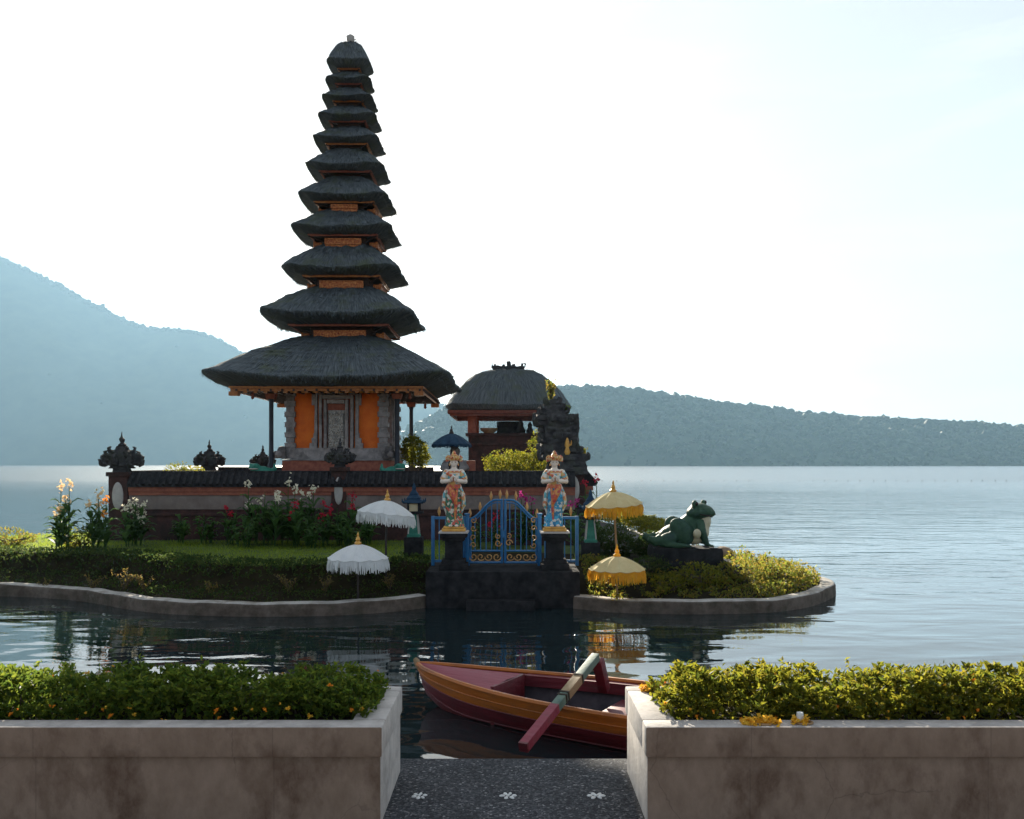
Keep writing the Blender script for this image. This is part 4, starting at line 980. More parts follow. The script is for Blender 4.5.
# tall carved stone gate tower at the wall's right end
def stone_gate():
    Y = 21.6; c0 = P(560, 500, Y)
    t = thing('stone_gate_tower', (c0.x, Y, .25), 'dark stepped stone gate tower with plants sprouting from its top', 'gate tower')
    X = lambda px: (px - 512) / F * Y - c0.x
    Z = lambda py: Zg(py, Y) - .25
    b = MB()
    st = [(548, 585, 560, 508, .50), (552, 583.5, 508, 474, .44), (546, 586, 474, 466, .52), (548, 584.5, 466, 460, .48), (541, 586, 460, 454, .5), (541, 579, 454, 450, .44), (540, 575, 450, 444, .42), (541, 573, 444, 439, .40), (541, 568, 439, 434, .38), (542, 564.5, 434, 426, .32), (537, 567, 426, 421, .40), (536, 568.5, 421, 415, .42), (540, 566, 415, 411, .36), (543, 561, 411, 405, .3), (546, 558, 405, 400, .22)]
    for x0, x1, y0, y1, hd in st:
        b.box(((X(x0) + X(x1)) / 2, 0, (Z(y0) + Z(y1)) / 2), (X(x1) - X(x0), hd * 2, Z(y1) - Z(y0)), 0, None, .96)
    for x0, x1, y0, y1, hd in st[4:]:
        for s, px in ((1, x1), (-1, x0)):
            for sy in (-1, 1):
                p = Vector((X(px) - s * .03, sy * hd * .9, Z(y0) + .02))
                b.tube([p, p + Vector((s * .06, sy * .05, .03)), p + Vector((s * .08, sy * .06, .11)), p + Vector((s * .03, sy * .02, .15))], [.06, .055, .035, .01], 6)
    v, f = relief(.8, 1.0, .16, 2.2, 24, 30, 7); b.add([(p[0] + X(561), p[1] - .36, p[2] + Z(456)) for p in v], f)
    b.build('carved_body', M['darkstone'], t, rough=(3, .04, 7))
    m = MB().ell((X(571.5), -.45, Z(489)), (.16, .05, .34)); m.build('medallion', M['medallion'], t)
    br = MB().bz(X(560), X(583), -.452, -.40, Z(506), Z(475)); br.build('red_panel', M['darkbrick'], t)
    g = MB(); p = Vector((X(566), -.48, Z(455)))
    g.lathe([(.05, 0), (.075, .06), (.04, .16), (.06, .22), (.05, .30), (.015, .40)], 8, p); g.tube([p + Vector((.0, 0, .2)), p + Vector((.09, 0, .24)), p + Vector((.10, 0, .34))], [.03, .025, .008], 6)
    g.build('gilt_figure', M['gold'], t)
    return t, X, Z, Y
gt, gX, gZ, gY = stone_gate()

# ------------------------------------------------------------------ landing platform, gate, statues
struct(MB().bz(-1.44, 1.13, 14.98, 16.9, -1.0, .205).bz(-.75, .38, 14.7, 14.978, -1.0, -.24).build('landing_platform', M['blackstone'], bevel=.02, smooth=30))
def arc(c, r, a0, a1, n=14): return [(c[0] + r * math.cos(a0 + (a1 - a0) * i / n), c[1], c[2] + r * math.sin(a0 + (a1 - a0) * i / n)) for i in range(n + 1)]
def spiral(c, r, turns, a0, sgn=1, n=26):
    return [(c[0] + r * (1 - .8 * i / n) * math.cos(a0 + sgn * 2 * math.pi * turns * i / n), c[1], c[2] + r * (1 - .8 * i / n) * math.sin(a0 + sgn * 2 * math.pi * turns * i / n)) for i in range(n + 1)]
def spike(x, z, s=1.0):
    return MB().lathe([(.006, 0), (.012, .02), (.02, .05), (.030, .085), (.022, .12), (.004, .175)], 8, (x, 0, z)), s
def gate():
    Y = 15.9; cx = (503.5 - 512) / F * Y; zb = .205
    t = thing('iron_gate', (cx, Y, zb), 'blue iron double gate with arched top and gold scrolls', 'gate')
    hw = 36 / F * Y; H1 = Zg(516, Y) - zb; H2 = Zg(500, Y) - zb
    for s in (-1, 1):
        po = MB().bz(s * hw - .035, s * hw + .035, -.035, .035, 0, H1 + .02).bz(s * hw - .05, s * hw + .05, -.05, .05, H1 + .02, H1 + .05); po.build('post', M['blue'], t, bevel=.006)
        L = MB(); w_ = hw - .045
        top = lambda u: H1 - .05 + (H2 - H1 + .05) * (.5 - .5 * math.cos(math.pi * min(1, (1 - u) * 1.25)))   # u: 0 hinge(outer) ... 1 centre, measured from centre
        xo = lambda u: s * (.012 + w_ * u)
        topc = [(xo(u), 0, top(u)) for u in np.linspace(0, 1, 18)]
        L.tube(topc, .020, 8)
        L.tube([(x, y, z - .05) for x, y, z in topc], .012, 6)
        L.tube([(xo(0) + s * .018, 0, .05), (xo(0) + s * .018, 0, top(0))], .024, 8); L.tube([(xo(1) - s * .02, 0, .05), (xo(1) - s * .02, 0, top(1))], .020, 8)
        for z in (.055, .26): L.tube([(xo(0), 0, z), (xo(1), 0, z)], .018, 8)
        for k in range(1, 6): u = k / 6; L.tube([(xo(u), 0, .26), (xo(u), 0, top(u))], .0095, 6)
        leaf = L.build('gate_leaf', M['blue'], t)
        for k, u in enumerate((.18, .42, .66, .88)): MB().tube(spiral((xo(u), -.012, .155), .075, 1.2, math.pi * k, 1 if k % 2 else -1), .010, 6).build('scroll', M['goldiron'], leaf)
        for z in (.36, .50, .66, .80): MB().tube(spiral((xo(.88), -.016, z), .055, 1.1, z * 9, s), .010, 6).build('scroll', M['goldiron'], leaf)
        MB().tube(spiral((xo(.14), -.016, .40), .065, 1.2, 0, s), .011, 6).build('scroll', M['goldiron'], leaf); MB().tube(spiral((xo(.14), -.016, .52), .05, 1.2, 2, -s), .010, 6).build('scroll', M['goldiron'], leaf)
        for u in (.08, .35, .68, .98):
            mb, _ = spike(xo(u), top(u) + .01); mb.build('spike', M['goldiron'], leaf)
    lk = MB().bz(-.02, .02, -.05, -.022, .5, .62); lk.build('latch', M['blue'], t)
    return t
gate()
def side_frame(pxa, pxb, label, mid):
    Y = 15.92; xa, xb = (pxa - 512) / F * Y, (pxb - 512) / F * Y; zb = .205; H = Zg(516, Y) - zb; cx = (xa + xb) / 2; w_ = (xb - xa) / 2
    t = thing('iron_railing', (cx, Y, zb), label, 'railing', 'blue railings beside the gate')
    for s in (-1, 1): MB().bz(s * w_ - .03, s * w_ + .03, -.03, .03, 0, H).build('post', M['blue'], t, bevel=.005)
    r = MB(); r.bz(-w_ + .031, w_ - .031, -.022, .022, H - .055, H - .008); r.bz(-w_ + .031, w_ - .031, -.02, .02, .06, .10)
    for k in range(1, 5): x = -w_ + 2 * w_ * k / 5; r.tube([(x, 0, .1), (x, 0, H - .05)], .009, 6)
    r.build('rail', M['blue'], t)
    for k in (1, 4):
        mb, _ = spike(-w_ + 2 * w_ * k / 5, H - .008); mb.build('spike', M['goldiron'], t)
side_frame(433, 464, 'blue iron railing behind the green skirted statue', 0)
side_frame(546, 577, 'blue iron railing behind the blue skirted statue', 0)

def pedestal(px, Y, label):
    x = (px - 512) / F * Y
    t = thing('statue_pedestal', (x, Y, .205), label, 'pedestal', 'pedestals of the gate statues')
    h = Zg(531, Y) - .205
    b = MB()
    for hw, z0, z1 in ((.24, 0, .10), (.20, .10, .17), (.145, .17, h - .16), (.185, h - .16, h - .10), (.225, h - .10, h - .03)): b.bz(-hw, hw, -hw, hw, z0, z1)
    b.build('shaft', M['blackstone'], t, bevel=.01)
    MB().bz(-.25, .25, -.25, .25, h - .029, h).build('top_slab', M['medallion'], t, bevel=.008)
    return t, h
def statue(px, Y, z, skirt, label, mirror):
    x = (px - 512) / F * Y
    t = thing('statue', (x, Y, z), label, 'statue', 'painted goddess statues by the gate')
    s = mirror
    MB().bz(-.20, .20, -.16, .16, 0, .05).bz(-.175, .175, -.14, .14, .05, .085).build('plinth', M['gold'], t, bevel=.012)
    # body: torso, neck, head and both arms in one surface
    b = MB()
    b.loft([(0, 0, .74, .10, .085), (.0, 0, .80, .092, .075), (0, -.005, .88, .105, .085), (0, -.01, .95, .125, .095), (0, -.005, 1.01, .13, .085), (0, 0, 1.045, .105, .07), (0, 0, 1.065, .05, .045), (0, 0, 1.12, .042, .042)], 20)
    b.ell((0, -.008, 1.175), (.066, .074, .088)); b.ell((0, -.072, 1.165), (.012, .018, .022)); b.ell((0, -.055, 1.125), (.03, .025, .025)); b.ell((0, -.073, 1.137), (.02, .01, .008))
    for q in (-1, 1): b.ell((q * .068, 0, 1.17), (.012, .02, .03)); b.ell((q * .045, -.045, 1.16), (.022, .02, .02)); b.ell((q * .03, -.062, 1.195), (.018, .012, .008))
    for q in (-1, 1):
        sh, el, wr = Vector((q * .125, 0, 1.015)), Vector((q * .195, -.05, .845)), Vector((q * .045, -.165, .865))
        b.tube([sh, sh.lerp(el, .35), el, el.lerp(wr, .4), wr], [.046, .050, .044, .042, .030], 10); b.ell(sh, (.045, .045, .045)); b.ell(el, (.037, .037, .037))
        b.ell(wr + Vector((-q * .02, -.015, .02)), (.018, .026, .036))
        for k in range(4):
            p = wr + Vector((-q * (.012 + .007 * k), -.03, .035 + .004 * k)); b.tube([p, p + Vector((-q * .004, -.012, .03)), p + Vector((-q * .012, -.004, .05 - .004 * abs(k - 1)))], [.0095, .009, .007], 6)
        p = wr + Vector((q * .006, -.025, .015)); b.tube([p, p + Vector((q * .006, -.02, .02)), p + Vector((-q * .004, -.026, .036))], [.010, .009, .007], 6)
    b.build('body', M['skin'], t, remesh=.0075)
    e = MB()
    for q in (-1, 1): e.ell((q * .028, -.079, 1.178), (.011, .006, .006), None, 8, 6)
    e.build('eyes', M['eye'], t)
    # long skirt swinging to one side, pleated
    k = MB(); secs = [(.02 * s, 0, .085, .165, .125), (.015 * s, 0, .12, .15, .12), (.0, 0, .3, .128, .11), (-.01 * s, 0, .45, .15, .115), (-.015 * s, 0, .58, .165, .12), (-.01 * s, 0, .68, .15, .11), (0, 0, .76, .115, .092), (0, 0, .79, .108, .088)]
    k.loft(secs, 40)
    k.v = [(vx + .012 * math.cos(11 * math.atan2(vy, vx)) * (1 - vz), vy + .012 * math.sin(13 * math.atan2(vy, vx)) * (1 - vz), vz) for vx, vy, vz in k.v]
    k.build('skirt', M[skirt], t, smooth=60)
    rb = MB()
    rb.loft([(0, 0, .80, .104, .088), (0, -.006, .88, .116, .095), (0, -.011, .945, .134, .104), (0, -.005, .975, .137, .096)], 24)
    for q in (-1, 1): rb.tube([(q * .115, 0, 1.02), (q * .150, -.015, .955), (q * .182, -.035, .89)], [.058, .057, .054], 10)
    # draped robe tails falling from the elbows
    for q in (-1, 1):
        for j in range(3):
            x0 = q * (.085 + .014 * j); rb.tube([(x0, .02 - .03 * j, .76), (x0 + q * .045, -.01 - .03 * j, .62), (x0 + q * .06, -.03 * j, .44), (x0 + q * .035, -.02 * j, .24 + .07 * j)], [.016, .034, .036, .010], 8)
    rb.build('robe', M['robe'], t, smooth=60)
    sa = MB()
    sa.loft([(0, 0, .735, .128, .104), (0, 0, .76, .134, .11), (0, 0, .80, .116, .096)], 24)
    sa.tube([(-.07 * s, -.112, .76), (-.03 * s, -.135, .66), (.02 * s, -.138, .54), (.05 * s, -.13, .42)], [.05, .062, .05, .015], 10)
    sa.tube([(.06 * s, -.11, .74), (.04 * s, -.13, .55), (.035 * s, -.128, .36), (.03 * s, -.13, .2)], [.022, .026, .024, .012], 8)
    sa.tube([(-.12, -.05, .99), (-.02, -.115, .93), (.08, -.1, .85)], [.02, .024, .02], 8)
    sa.build('sash', M['sash'], t)
    ft = MB()
    for q in (-1, 1): ft.ell((q * .05, -.13, .10), (.035, .06, .022))
    ft.build('feet', M['skin'], t)
    hr = MB().ell((0, .02, 1.195), (.080, .075, .085)); [hr.tube([(q * .07, .0, 1.2), (q * .082, .01, 1.13), (q * .075, .02, 1.06)], [.02, .022, .008], 8) for q in (-1, 1)]; hr.tube([(0, .07, 1.2), (0, .09, 1.08), (0, .08, .98)], [.05, .055, .02], 10); hr.build('hair', M['eye'], t)
    c = MB()
    c.lathe([(.078, 1.205), (.086, 1.22), (.08, 1.24), (.068, 1.255), (.072, 1.268), (.052, 1.29), (.056, 1.303), (.034, 1.325), (.036, 1.338), (.008, 1.375)], 16)
    for kk in range(9):
        a = math.pi * (kk / 8) + math.pi; d = Vector((math.cos(a), math.sin(a), 0)); p = d * .082 + Vector((0, 0, 1.215)); c.tube([p, p + d * .022 + Vector((0, 0, .04)), p + d * .012 + Vector((0, 0, .085))], [.02, .018, .004], 6)
    for q in (-1, 1): c.tube([(q * .085, .0, 1.21), (q * .125, .01, 1.2), (q * .13, .01, 1.26), (q * .105, .01, 1.30)], [.02, .024, .018, .004], 6)
    for q in (-1, 1): c.ell((q * .075, -.01, 1.135), (.013, .013, .022))
    c.lathe([(.10, 1.03), (.118, 1.015), (.122, .998), (.1, .99)], 18, (0, -.008, 0), sy=.8)
    for q in (-1, 1):
        c.tube([Vector((q * .182, -.042, .875)), Vector((q * .172, -.034, .905))], [.054, .055], 10); c.tube([Vector((q * .075, -.14, .86)), Vector((q * .055, -.157, .864))], [.033, .031], 10)
    c.build('crown', M['crown'], t)
    return t
_, ph = pedestal(454, 15.4, 'black stepped pedestal under the green skirted statue')
pedestal(554.5, 15.4, 'black stepped pedestal under the blue skirted statue')
statue(454, 15.4, .205 + ph, 'skirtgreen', 'painted goddess statue with green patterned skirt and crown, hands at her chest', 1)
statue(554.5, 15.4, .205 + ph, 'skirtblue', 'painted goddess statue with bright blue skirt and crown, hands at her chest', -1)

# lanterns
def lantern(px, Y, zb, label):
    t = thing('stone_lantern', ((px - 512) / F * Y, Y, zb), label, 'lantern', 'roofed lanterns beside the gate')
    s = 1.0
    MB().bz(-.17, .17, -.17, .17, -.1, .40).build('pedestal', M['blackstone'], t, bevel=.012)
    st = MB().lathe([(.17, .40), (.17, .44), (.13, .47), (.105, .60), (.085, .78), (.10, .84)], 4, rot=math.pi / 4, sq=0); sto = st.build('stem', M['green'], t, smooth=20)
    e = MB()
    for sx in (-1, 1):
        for sy in (-1, 1): e.tube([(sx * .098, sy * .098, .46), (sx * .064, sy * .064, .82)], .013, 6)
    e.build('white_edging', M['medallion'], sto)
    MB().bz(-.17, .17, -.17, .17, .84, .885).build('tray', M['blackstone'], t, bevel=.008)
    lb = MB(); lb.bz(-.085, .085, -.085, .085, .885, 1.03)
    lb.build('lamp_box', M['cream'], t, bevel=.005)
    fr = MB()
    for sx in (-1, 1):
        for sy in (-1, 1): fr.bz(sx * .10 - .017, sx * .10 + .017, sy * .10 - .017, sy * .10 + .017, .886, 1.035)
    fr.build('frame', M['blackstone'], t)
    r = MB().lathe([(.23, 1.035), (.26, 1.05), (.20, 1.10), (.17, 1.12), (.19, 1.13), (.13, 1.18), (.11, 1.20), (.12, 1.21), (.06, 1.27), (.045, 1.30), (.05, 1.33), (.012, 1.42)], 4, rot=math.pi / 4)
    for q in range(4):
        a = q * math.pi / 2 + math.pi / 4; d = Vector((math.cos(a), math.sin(a), 0))
        r.tube([d * .235 + Vector((0, 0, 1.05)), d * .28 + Vector((0, 0, 1.08)), d * .285 + Vector((0, 0, 1.13))], [.025, .02, .006], 6)
    r.build('lantern_roof', M['navy'], t, smooth=20)
    return t
lantern(414, 17.1, gz(-1.86, 17.1) - .02, 'roofed lantern with green stem beside the white fringed umbrella')
lantern(590.5, 17.3, gz(1.5, 17.3) - .02, 'roofed lantern with green stem beside the yellow umbrellas')

# umbrellas
def umbrella(px, prow, Y, wpx, zbase, label, cloth, fr, pole, finial, tilt=(0, 0), dome=.36, fl=.19, group=None, poledx=0, leafy=False):
    r = wpx / 2 / F * Y; zr = Zg(prow, Y); x = (px - 512) / F * Y
    t = thing('fringed_umbrella', (x, Y, zbase), label, 'umbrella', group)
    H = zr - zbase; N = 12; sub = 5
    rot = Matrix.Rotation(tilt[0], 3, 'Y') @ Matrix.Rotation(tilt[1], 3, 'X'); ctr = Vector((0, 0, H))
    tr = lambda p: rot @ Vector(p) + ctr
    vs_, fs_ = [], []; RG = 9; NS = N * sub; dh = dome * r * 2 * .62
    for i in range(RG + 1):
        u = i / RG
        for k in range(NS):
            a = 2 * math.pi * k / NS; e = abs(math.sin(N * a / 2))       # 0 on a rib, 1 between ribs
            rr = r * u * (1 - .035 * e * u); z = dh * (1 - u ** 1.7) - .045 * r * e * u + .02 * r * math.exp(-20 * u)
            vs_.append(tr((rr * math.cos(a), rr * math.sin(a), z)))
    for i in range(RG):
        for k in range(NS): fs_.append((i * NS + k, (i + 1) * NS + k, (i + 1) * NS + (k + 1) % NS, i * NS + (k + 1) % NS))
    cn = MB().add(vs_, fs_).build('canopy', cloth, t, smooth=20)
    ed = MB()
    for j in (-1,): ed.tube([tr((r * (1.004 - .035 * abs(math.sin(N * a / 2))) * math.cos(a), r * (1.004 - .035 * abs(math.sin(N * a / 2))) * math.sin(a), -.045 * r * abs(math.sin(N * a / 2)))) for a in np.linspace(0, 2 * math.pi, 61)], .008, 5)
    ed.build('hem', cloth, cn)
    # fringe: two layers of strips that hang straight down
    V = []
    for lay, (rf, n, wd) in enumerate(((1.0, 170, .017), (.985, 130, .022))):
        for k in range(n):
            a = 2 * math.pi * k / n + rnd.uniform(-.01, .01); e = abs(math.sin(N * a / 2))
            p = tr((r * rf * (1 - .035 * e) * math.cos(a), r * rf * (1 - .035 * e) * math.sin(a), -.045 * r * e)); tg = Vector((-math.sin(a), math.cos(a), 0)); L = fl * rnd.uniform(.72, 1.12); sw = Vector((rnd.uniform(-.02, .02), rnd.uniform(-.02, .02), 0)) + Vector((math.cos(a), math.sin(a), 0)) * .012
            m_ = p + Vector((0, 0, -L * .55)) + sw * .8; q = p + Vector((0, 0, -L)) + sw
            tw = tg.lerp(Vector((math.cos(a), math.sin(a), 0)), rnd.uniform(0, .7)).normalized()
            V += [p - tg * wd / 2, p + tg * wd / 2, m_ + tw * wd / 2, m_ - tw * wd / 2, q + tw * wd / 3, q - tw * wd / 3]
    FQ = []
    for k in range(len(V) // 6): o = k * 6; FQ += [(o, o + 1, o + 2, o + 3), (o + 3, o + 2, o + 4, o + 5)]
    npmesh('fringe', [tuple(p) for p in V], FQ, fr, cn)
    ri = MB()
    for k in range(N):
        a = 2 * math.pi * k / N; ri.tube([tr((r * .97 * math.cos(a), r * .97 * math.sin(a), -.012)), tr((r * .5 * math.cos(a), r * .5 * math.sin(a), dh * .66)), tr((0, 0, dh * .96))], .006, 4)
    ri.build('ribs', M['darkpole'], cn)
    top = tr((0, 0, dh))
    MB().tube([(poledx, 0, -.35), (poledx * .5, 0, H * .5), top], [.020, .019, .016], 8).build('pole', pole, t)
    fb = MB().lathe([(.055, -.01), (.06, .02), (.03, .05), (.04, .075), (.03, .10), (.014, .13), (.02, .15), (.003, .2)], 10, top); fb.build('finial', finial, t)
    if leafy:
        pts = np.array([0, 0, zr - zbase - .42]) + rng.normal(size=(60, 3)) * [.05, .05, .09]; v, f = leaves(pts, .075, .3); npmesh('tied_leaves', v, f, M['leafgold'], t)
    return t
umbrella(386, 513, 15.9, 57, .2, 'upper tilted white fringed umbrella beside the lantern', M['white'], M['white'], M['darkpole'], M['gold'], (R(6), R(-3)), group='white fringed umbrellas')
umbrella(358, 557.5, 14.75, 60, -.45, 'lower white fringed umbrella standing at the kerb in front of the lawn', M['white'], M['white'], M['darkpole'], M['gold'], (R(0), R(0)), group='white fringed umbrellas')
umbrella(614, 504, 15.6, 56, -.1, 'upper yellow umbrella with gold fringe beside the lantern', M['yellow'], M['yellowfringe'], M['bamboo'], M['gold'], (R(-4), R(3)), group='yellow fringed umbrellas', poledx=.08)
umbrella(617, 568.5, 14.62, 56, -.5, 'lower yellow umbrella with gold fringe standing in the water by the kerb', M['yellow'], M['yellowfringe'], M['bamboo'], M['f_yellow'], (R(0), R(0)), group='yellow fringed umbrellas', leafy=True)
umbrella(451.5, 444, 22.6, 39, .34, 'dark navy umbrella behind the wall above the green skirted statue', M['navy'], M['navy'], M['darkpole'], M['darkpole'], fl=.07, dome=.44)

# grey carved shrine under the navy umbrella
def small_shrine():
    Y = 22.9; t = thing('stone_shrine', ((455 - 512) / F * Y, Y, .34), 'small grey carved shrine statue beneath the navy umbrella', 'shrine')
    b = MB(); b.bz(-.3, .3, -.3, .3, 0, 1.2); b.bz(-.36, .36, -.36, .36, 1.2, 1.35); b.build('base', M['grey'], t, bevel=.02)
    f = MB(); f.loft([(0, 0, 1.35, .26, .22), (0, 0, 1.55, .30, .24), (0, 0, 1.75, .22, .2), (0, 0, 1.85, .12, .12)], 16); f.ell((0, -.03, 1.93), (.13, .13, .14)); f.lathe([(.14, 1.98), (.12, 2.05), (.03, 2.14)], 12)
    for q in (-1, 1): f.tube([(q * .22, 0, 1.72), (q * .32, -.1, 1.55), (q * .12, -.24, 1.5)], [.08, .075, .06], 8)
    f.build('guardian_figure', M['grey'], t, remesh=.025)
    MB().bz(.30, .52, -.1, .1, 1.3, 1.75).build('red_banner', M['pinkpaint'], t, bevel=.01)
small_shrine()

# small green animal statues flanking the tower steps
def animal(px, py, Y, label, s):
    c = P(px, py, Y)
    t = thing('animal_statue', (c.x, Y, 1.66), label, 'statue', 'green animal statues before the tower')
    MB().bz(-.26, .26, -.2, .2, -1.35, .0).build('plinth', M['grey'], t, bevel=.015)
    b = MB(); b.ell((0, 0, .14), (.26, .18, .15)); b.ell((-s * .16, -.08, .26), (.15, .13, .10)); b.ell((-s * .24, -.12, .31), (.05, .05, .05)); b.ell((-s * .12, -.17, .31), (.05, .05, .05))
    for q in (-1, 1): b.tube([(q * .16, -.05, .16), (q * .22, -.16, .09), (q * .2, -.22, .02)], [.07, .055, .04], 8)
    b.tube([(s * .2, .02, .15), (s * .32, .02, .22), (s * .3, .02, .36)], [.09, .06, .02], 8)
    b.build('body', M['green'], t, remesh=.018)
    MB().ell((-s * .17, -.16, .22), (.12, .06, .022)).build('jaw', M['medallion'], t)
animal(262, 472, 22.4, 'small green animal statue by the left tower post', 1)
animal(394, 472, 22.4, 'small green animal statue by the right tower post beside the round bush', -1)

# ------------------------------------------------------------------ frog on its rock
def frog():
    Y = 16.5; c = P(682, 545, Y); zt = Zg(546, Y); zg = gz(c.x, Y)
    r = thing('frog_plinth', (c.x, Y, zg - .1), 'rough black stone plinth under the green frog', 'plinth')
    h = zt - zg + .1; b = MB()
    b.prism([(-.58, h * .5), (-.56, h), (.62, h - .02), (.66, h * .55), (.86, h * .42), (.9, 0), (-.62, 0)], -.42, .42); b.bz(-.75, .98, -.5, .5, -.15, h * .35)
    b.build('boulder', M['blackstone'], r, rough=(3, .05, 4))
    t = thing('frog_statue', (c.x, Y, zt), 'big green crouching frog statue with pale belly facing the lake', 'statue', rz=0)
    f = MB()
    ry = lambda a: Matrix.Rotation(R(a), 3, 'Y')
    t.scale = (.88, 1, 1.06)
    # front is +X and a little towards the viewer (-Y)
    f.ell((.12, .0, .30), (.40, .27, .24), ry(-32)); f.ell((-.16, .02, .20), (.36, .27, .19), ry(-12)); f.ell((.27, -.02, .36), (.20, .22, .28)); f.ell((.40, -.03, .44), (.15, .19, .16))
    f.ell((.36, -.06, .59), (.29, .26, .135), ry(-3)); f.ell((.52, -.08, .575), (.155, .19, .085)); f.ell((.34, -.06, .66), (.20, .2, .09))
    f.ell((.22, -.20, .73), (.066, .066, .07)); f.ell((.47, .10, .735), (.06, .06, .065))
    for s in (-1, 1):
        # hind leg: thigh folded up beside the belly, shin back, long foot
        f.ell((-.06, s * .27, .27), (.29, .125, .20), ry(38)); f.ell((-.36, s * .30, .14), (.24, .11, .115), ry(-18))
        f.tube([(-.50, s * .3, .14), (-.62, s * .32, .10), (-.76, s * .34, .16)], [.10, .09, .05], 10); f.tube([(-.42, s * .33, .06), (-.2, s * .38, .045), (.0, s * .41, .04)], [.06, .055, .035], 8)
        for k in range(4): f.tube([(-.03, s * .40, .04), (.10, s * (.33 + .05 * k), .028)], [.03, .018], 6)
        # front leg: upper arm, elbow out, forearm down, splayed toes
        f.tube([(.32, s * .2, .42), (.34 + .1 * (s > 0), s * .33, .26), (.44, s * .29, .06)], [.105, .09, .06], 10)
        for k in range(4): f.tube([(.44, s * .29, .05), (.55 + .02 * (k % 3), s * (.21 + .055 * k), .022)], [.032, .017], 6)
    f.build('body', M['frog'], t, remesh=.014)
    b = MB(); b.ell((.425, -.11, .40), (.14, .17, .20), ry(24)); b.ell((.37, -.15, .26), (.16, .165, .17), ry(10)); b.ell((.24, -.17, .15), (.19, .15, .11), ry(-10)); b.build('belly', M['frogbelly'], t, remesh=.016)
    b = MB(); b.ell((-.26, -.26, .035), (.36, .10, .035)); b.build('pale_flank', M['frogbelly'], t)
    for p in ((.245, -.262, .742), (.50, .075, .752)): MB().ell(p, (.034, .022, .034)).build('eye', M['eye'], t)
    m = MB(); m.tube([(.30 , -.325, .565), (.45, -.305, .54), (.60, -.20, .545), (.675, -.08, .552), (.64, .05, .552)], .012, 6); m.build('mouth_line', M['eye'], t)
    fist = MB(); fist.ell((.22, -.40, .24), (.085, .06, .085)); fist.build('elbow_patch', M['frogbelly'], t, remesh=.012)
    return t
frog()
def boulder(px, py, Y, r, label):
    c = P(px, py, Y); t = MB(); t.ell((0, 0, 0), r, None, 18, 12)
    t.v = [tuple(Vector(v) * (1 + .22 * noise.noise(Vector(v) * 2.2 + Vector((px, 0, 0))))) for v in t.v]
    o = t.build('boulder', M['rock'], smooth=60); o.location = (c.x, Y, gz(c.x, Y) + r[2] * .4); tag(o, label, 'boulder')
boulder(722, 545, 18.2, (.26, .25, .22), 'sunlit brown boulder behind the frog plinth')

# ------------------------------------------------------------------ vegetation on the island
def bush(name, loc, balls, n, size, m, label, cat='bush', group=None, trunk=.3, aspect=.5, seed=0, kind=None, shell=.6):
    t = thing(name, loc, label, cat, group)
    parts = []
    tot = sum(r[0] * r[1] * r[2] for _, r in balls)
    for k, (c, r) in enumerate(balls):
        nn = max(30, int(n * (r[0] * r[1] * r[2] / tot)))
        p, d = blob_points(nn, c, r, shell, .22, seed + k); parts.append(leaves(p, size, aspect, d * .7, .3))
    v, f = join_np(parts); npmesh('foliage', v, f, m, t)
    st = MB()
    for c, r in balls[:4]: st.tube([(0, 0, -.15), (c[0] * .5, c[1] * .5, c[2] * .5), (c[0], c[1], c[2])], [.035, .028, .012], 6)
    for k in range(7):
        c, r = balls[k % len(balls)]; a = rnd.uniform(0, 6.28); st.tube([(c[0] * .5, c[1] * .5, c[2] * .55), (c[0] + r[0] * .7 * math.cos(a), c[1] + r[1] * .7 * math.sin(a), c[2] + r[2] * rnd.uniform(-.2, .6))], [.018, .006], 5)
    st.build('stem', M['bark'], t)
    return t
Yb = 22.9; c = P(517, 461, Yb)
bush('clipped_bush', (c.x, Yb, .34), [((-.1, 0, 1.70), (.72, .5, .30)), ((-.45, .05, 1.62), (.42, .42, .26)), ((.35, 0, 1.66), (.55, .45, .28)), ((.52, 0, 2.10), (.30, .28, .24)), ((.52, 0, 2.33), (.17, .17, .22)), ((0, 0, 1.2), (.5, .4, .5))], 5200, .062, M['leaflime'], 'wide clipped yellow green bush with a cone at one side behind the wall', 'bush', seed=2)
Yb = 24.6; c = P(415, 452, Yb)
t = bush('potted_bush', (c.x, Yb, .34), [((0, 0, 2.02), (.40, .36, .42)), ((.12, 0, 1.85), (.3, .3, .3)), ((-.12, 0, 2.2), (.24, .24, .26))], 2300, .07, M['leaflime'], 'round yellow green bush in a red pot beyond the tower post', 'bush', seed=5)
MB().lathe([(.18, .9), (.26, 1.25), (.30, 1.42), (.27, 1.42), (.2, 1.1)], 16).build('pot', M['brick'], t)
MB().bz(-.3, .3, -.3, .3, 0, .9).build('plinth', M['grey'], t, bevel=.02)
Yb = 22.2; c = P(186, 468, Yb)
bush('flowering_shrub', (c.x, Yb, .3), [((-.25, 0, 1.50), (.32, .3, .24)), ((.15, 0, 1.48), (.35, .3, .22)), ((0, 0, 1.2), (.4, .3, .4))], 1300, .06, M['leaflime'], 'pale lime shrub rising behind the wall near the corner pillar', 'shrub', seed=9)
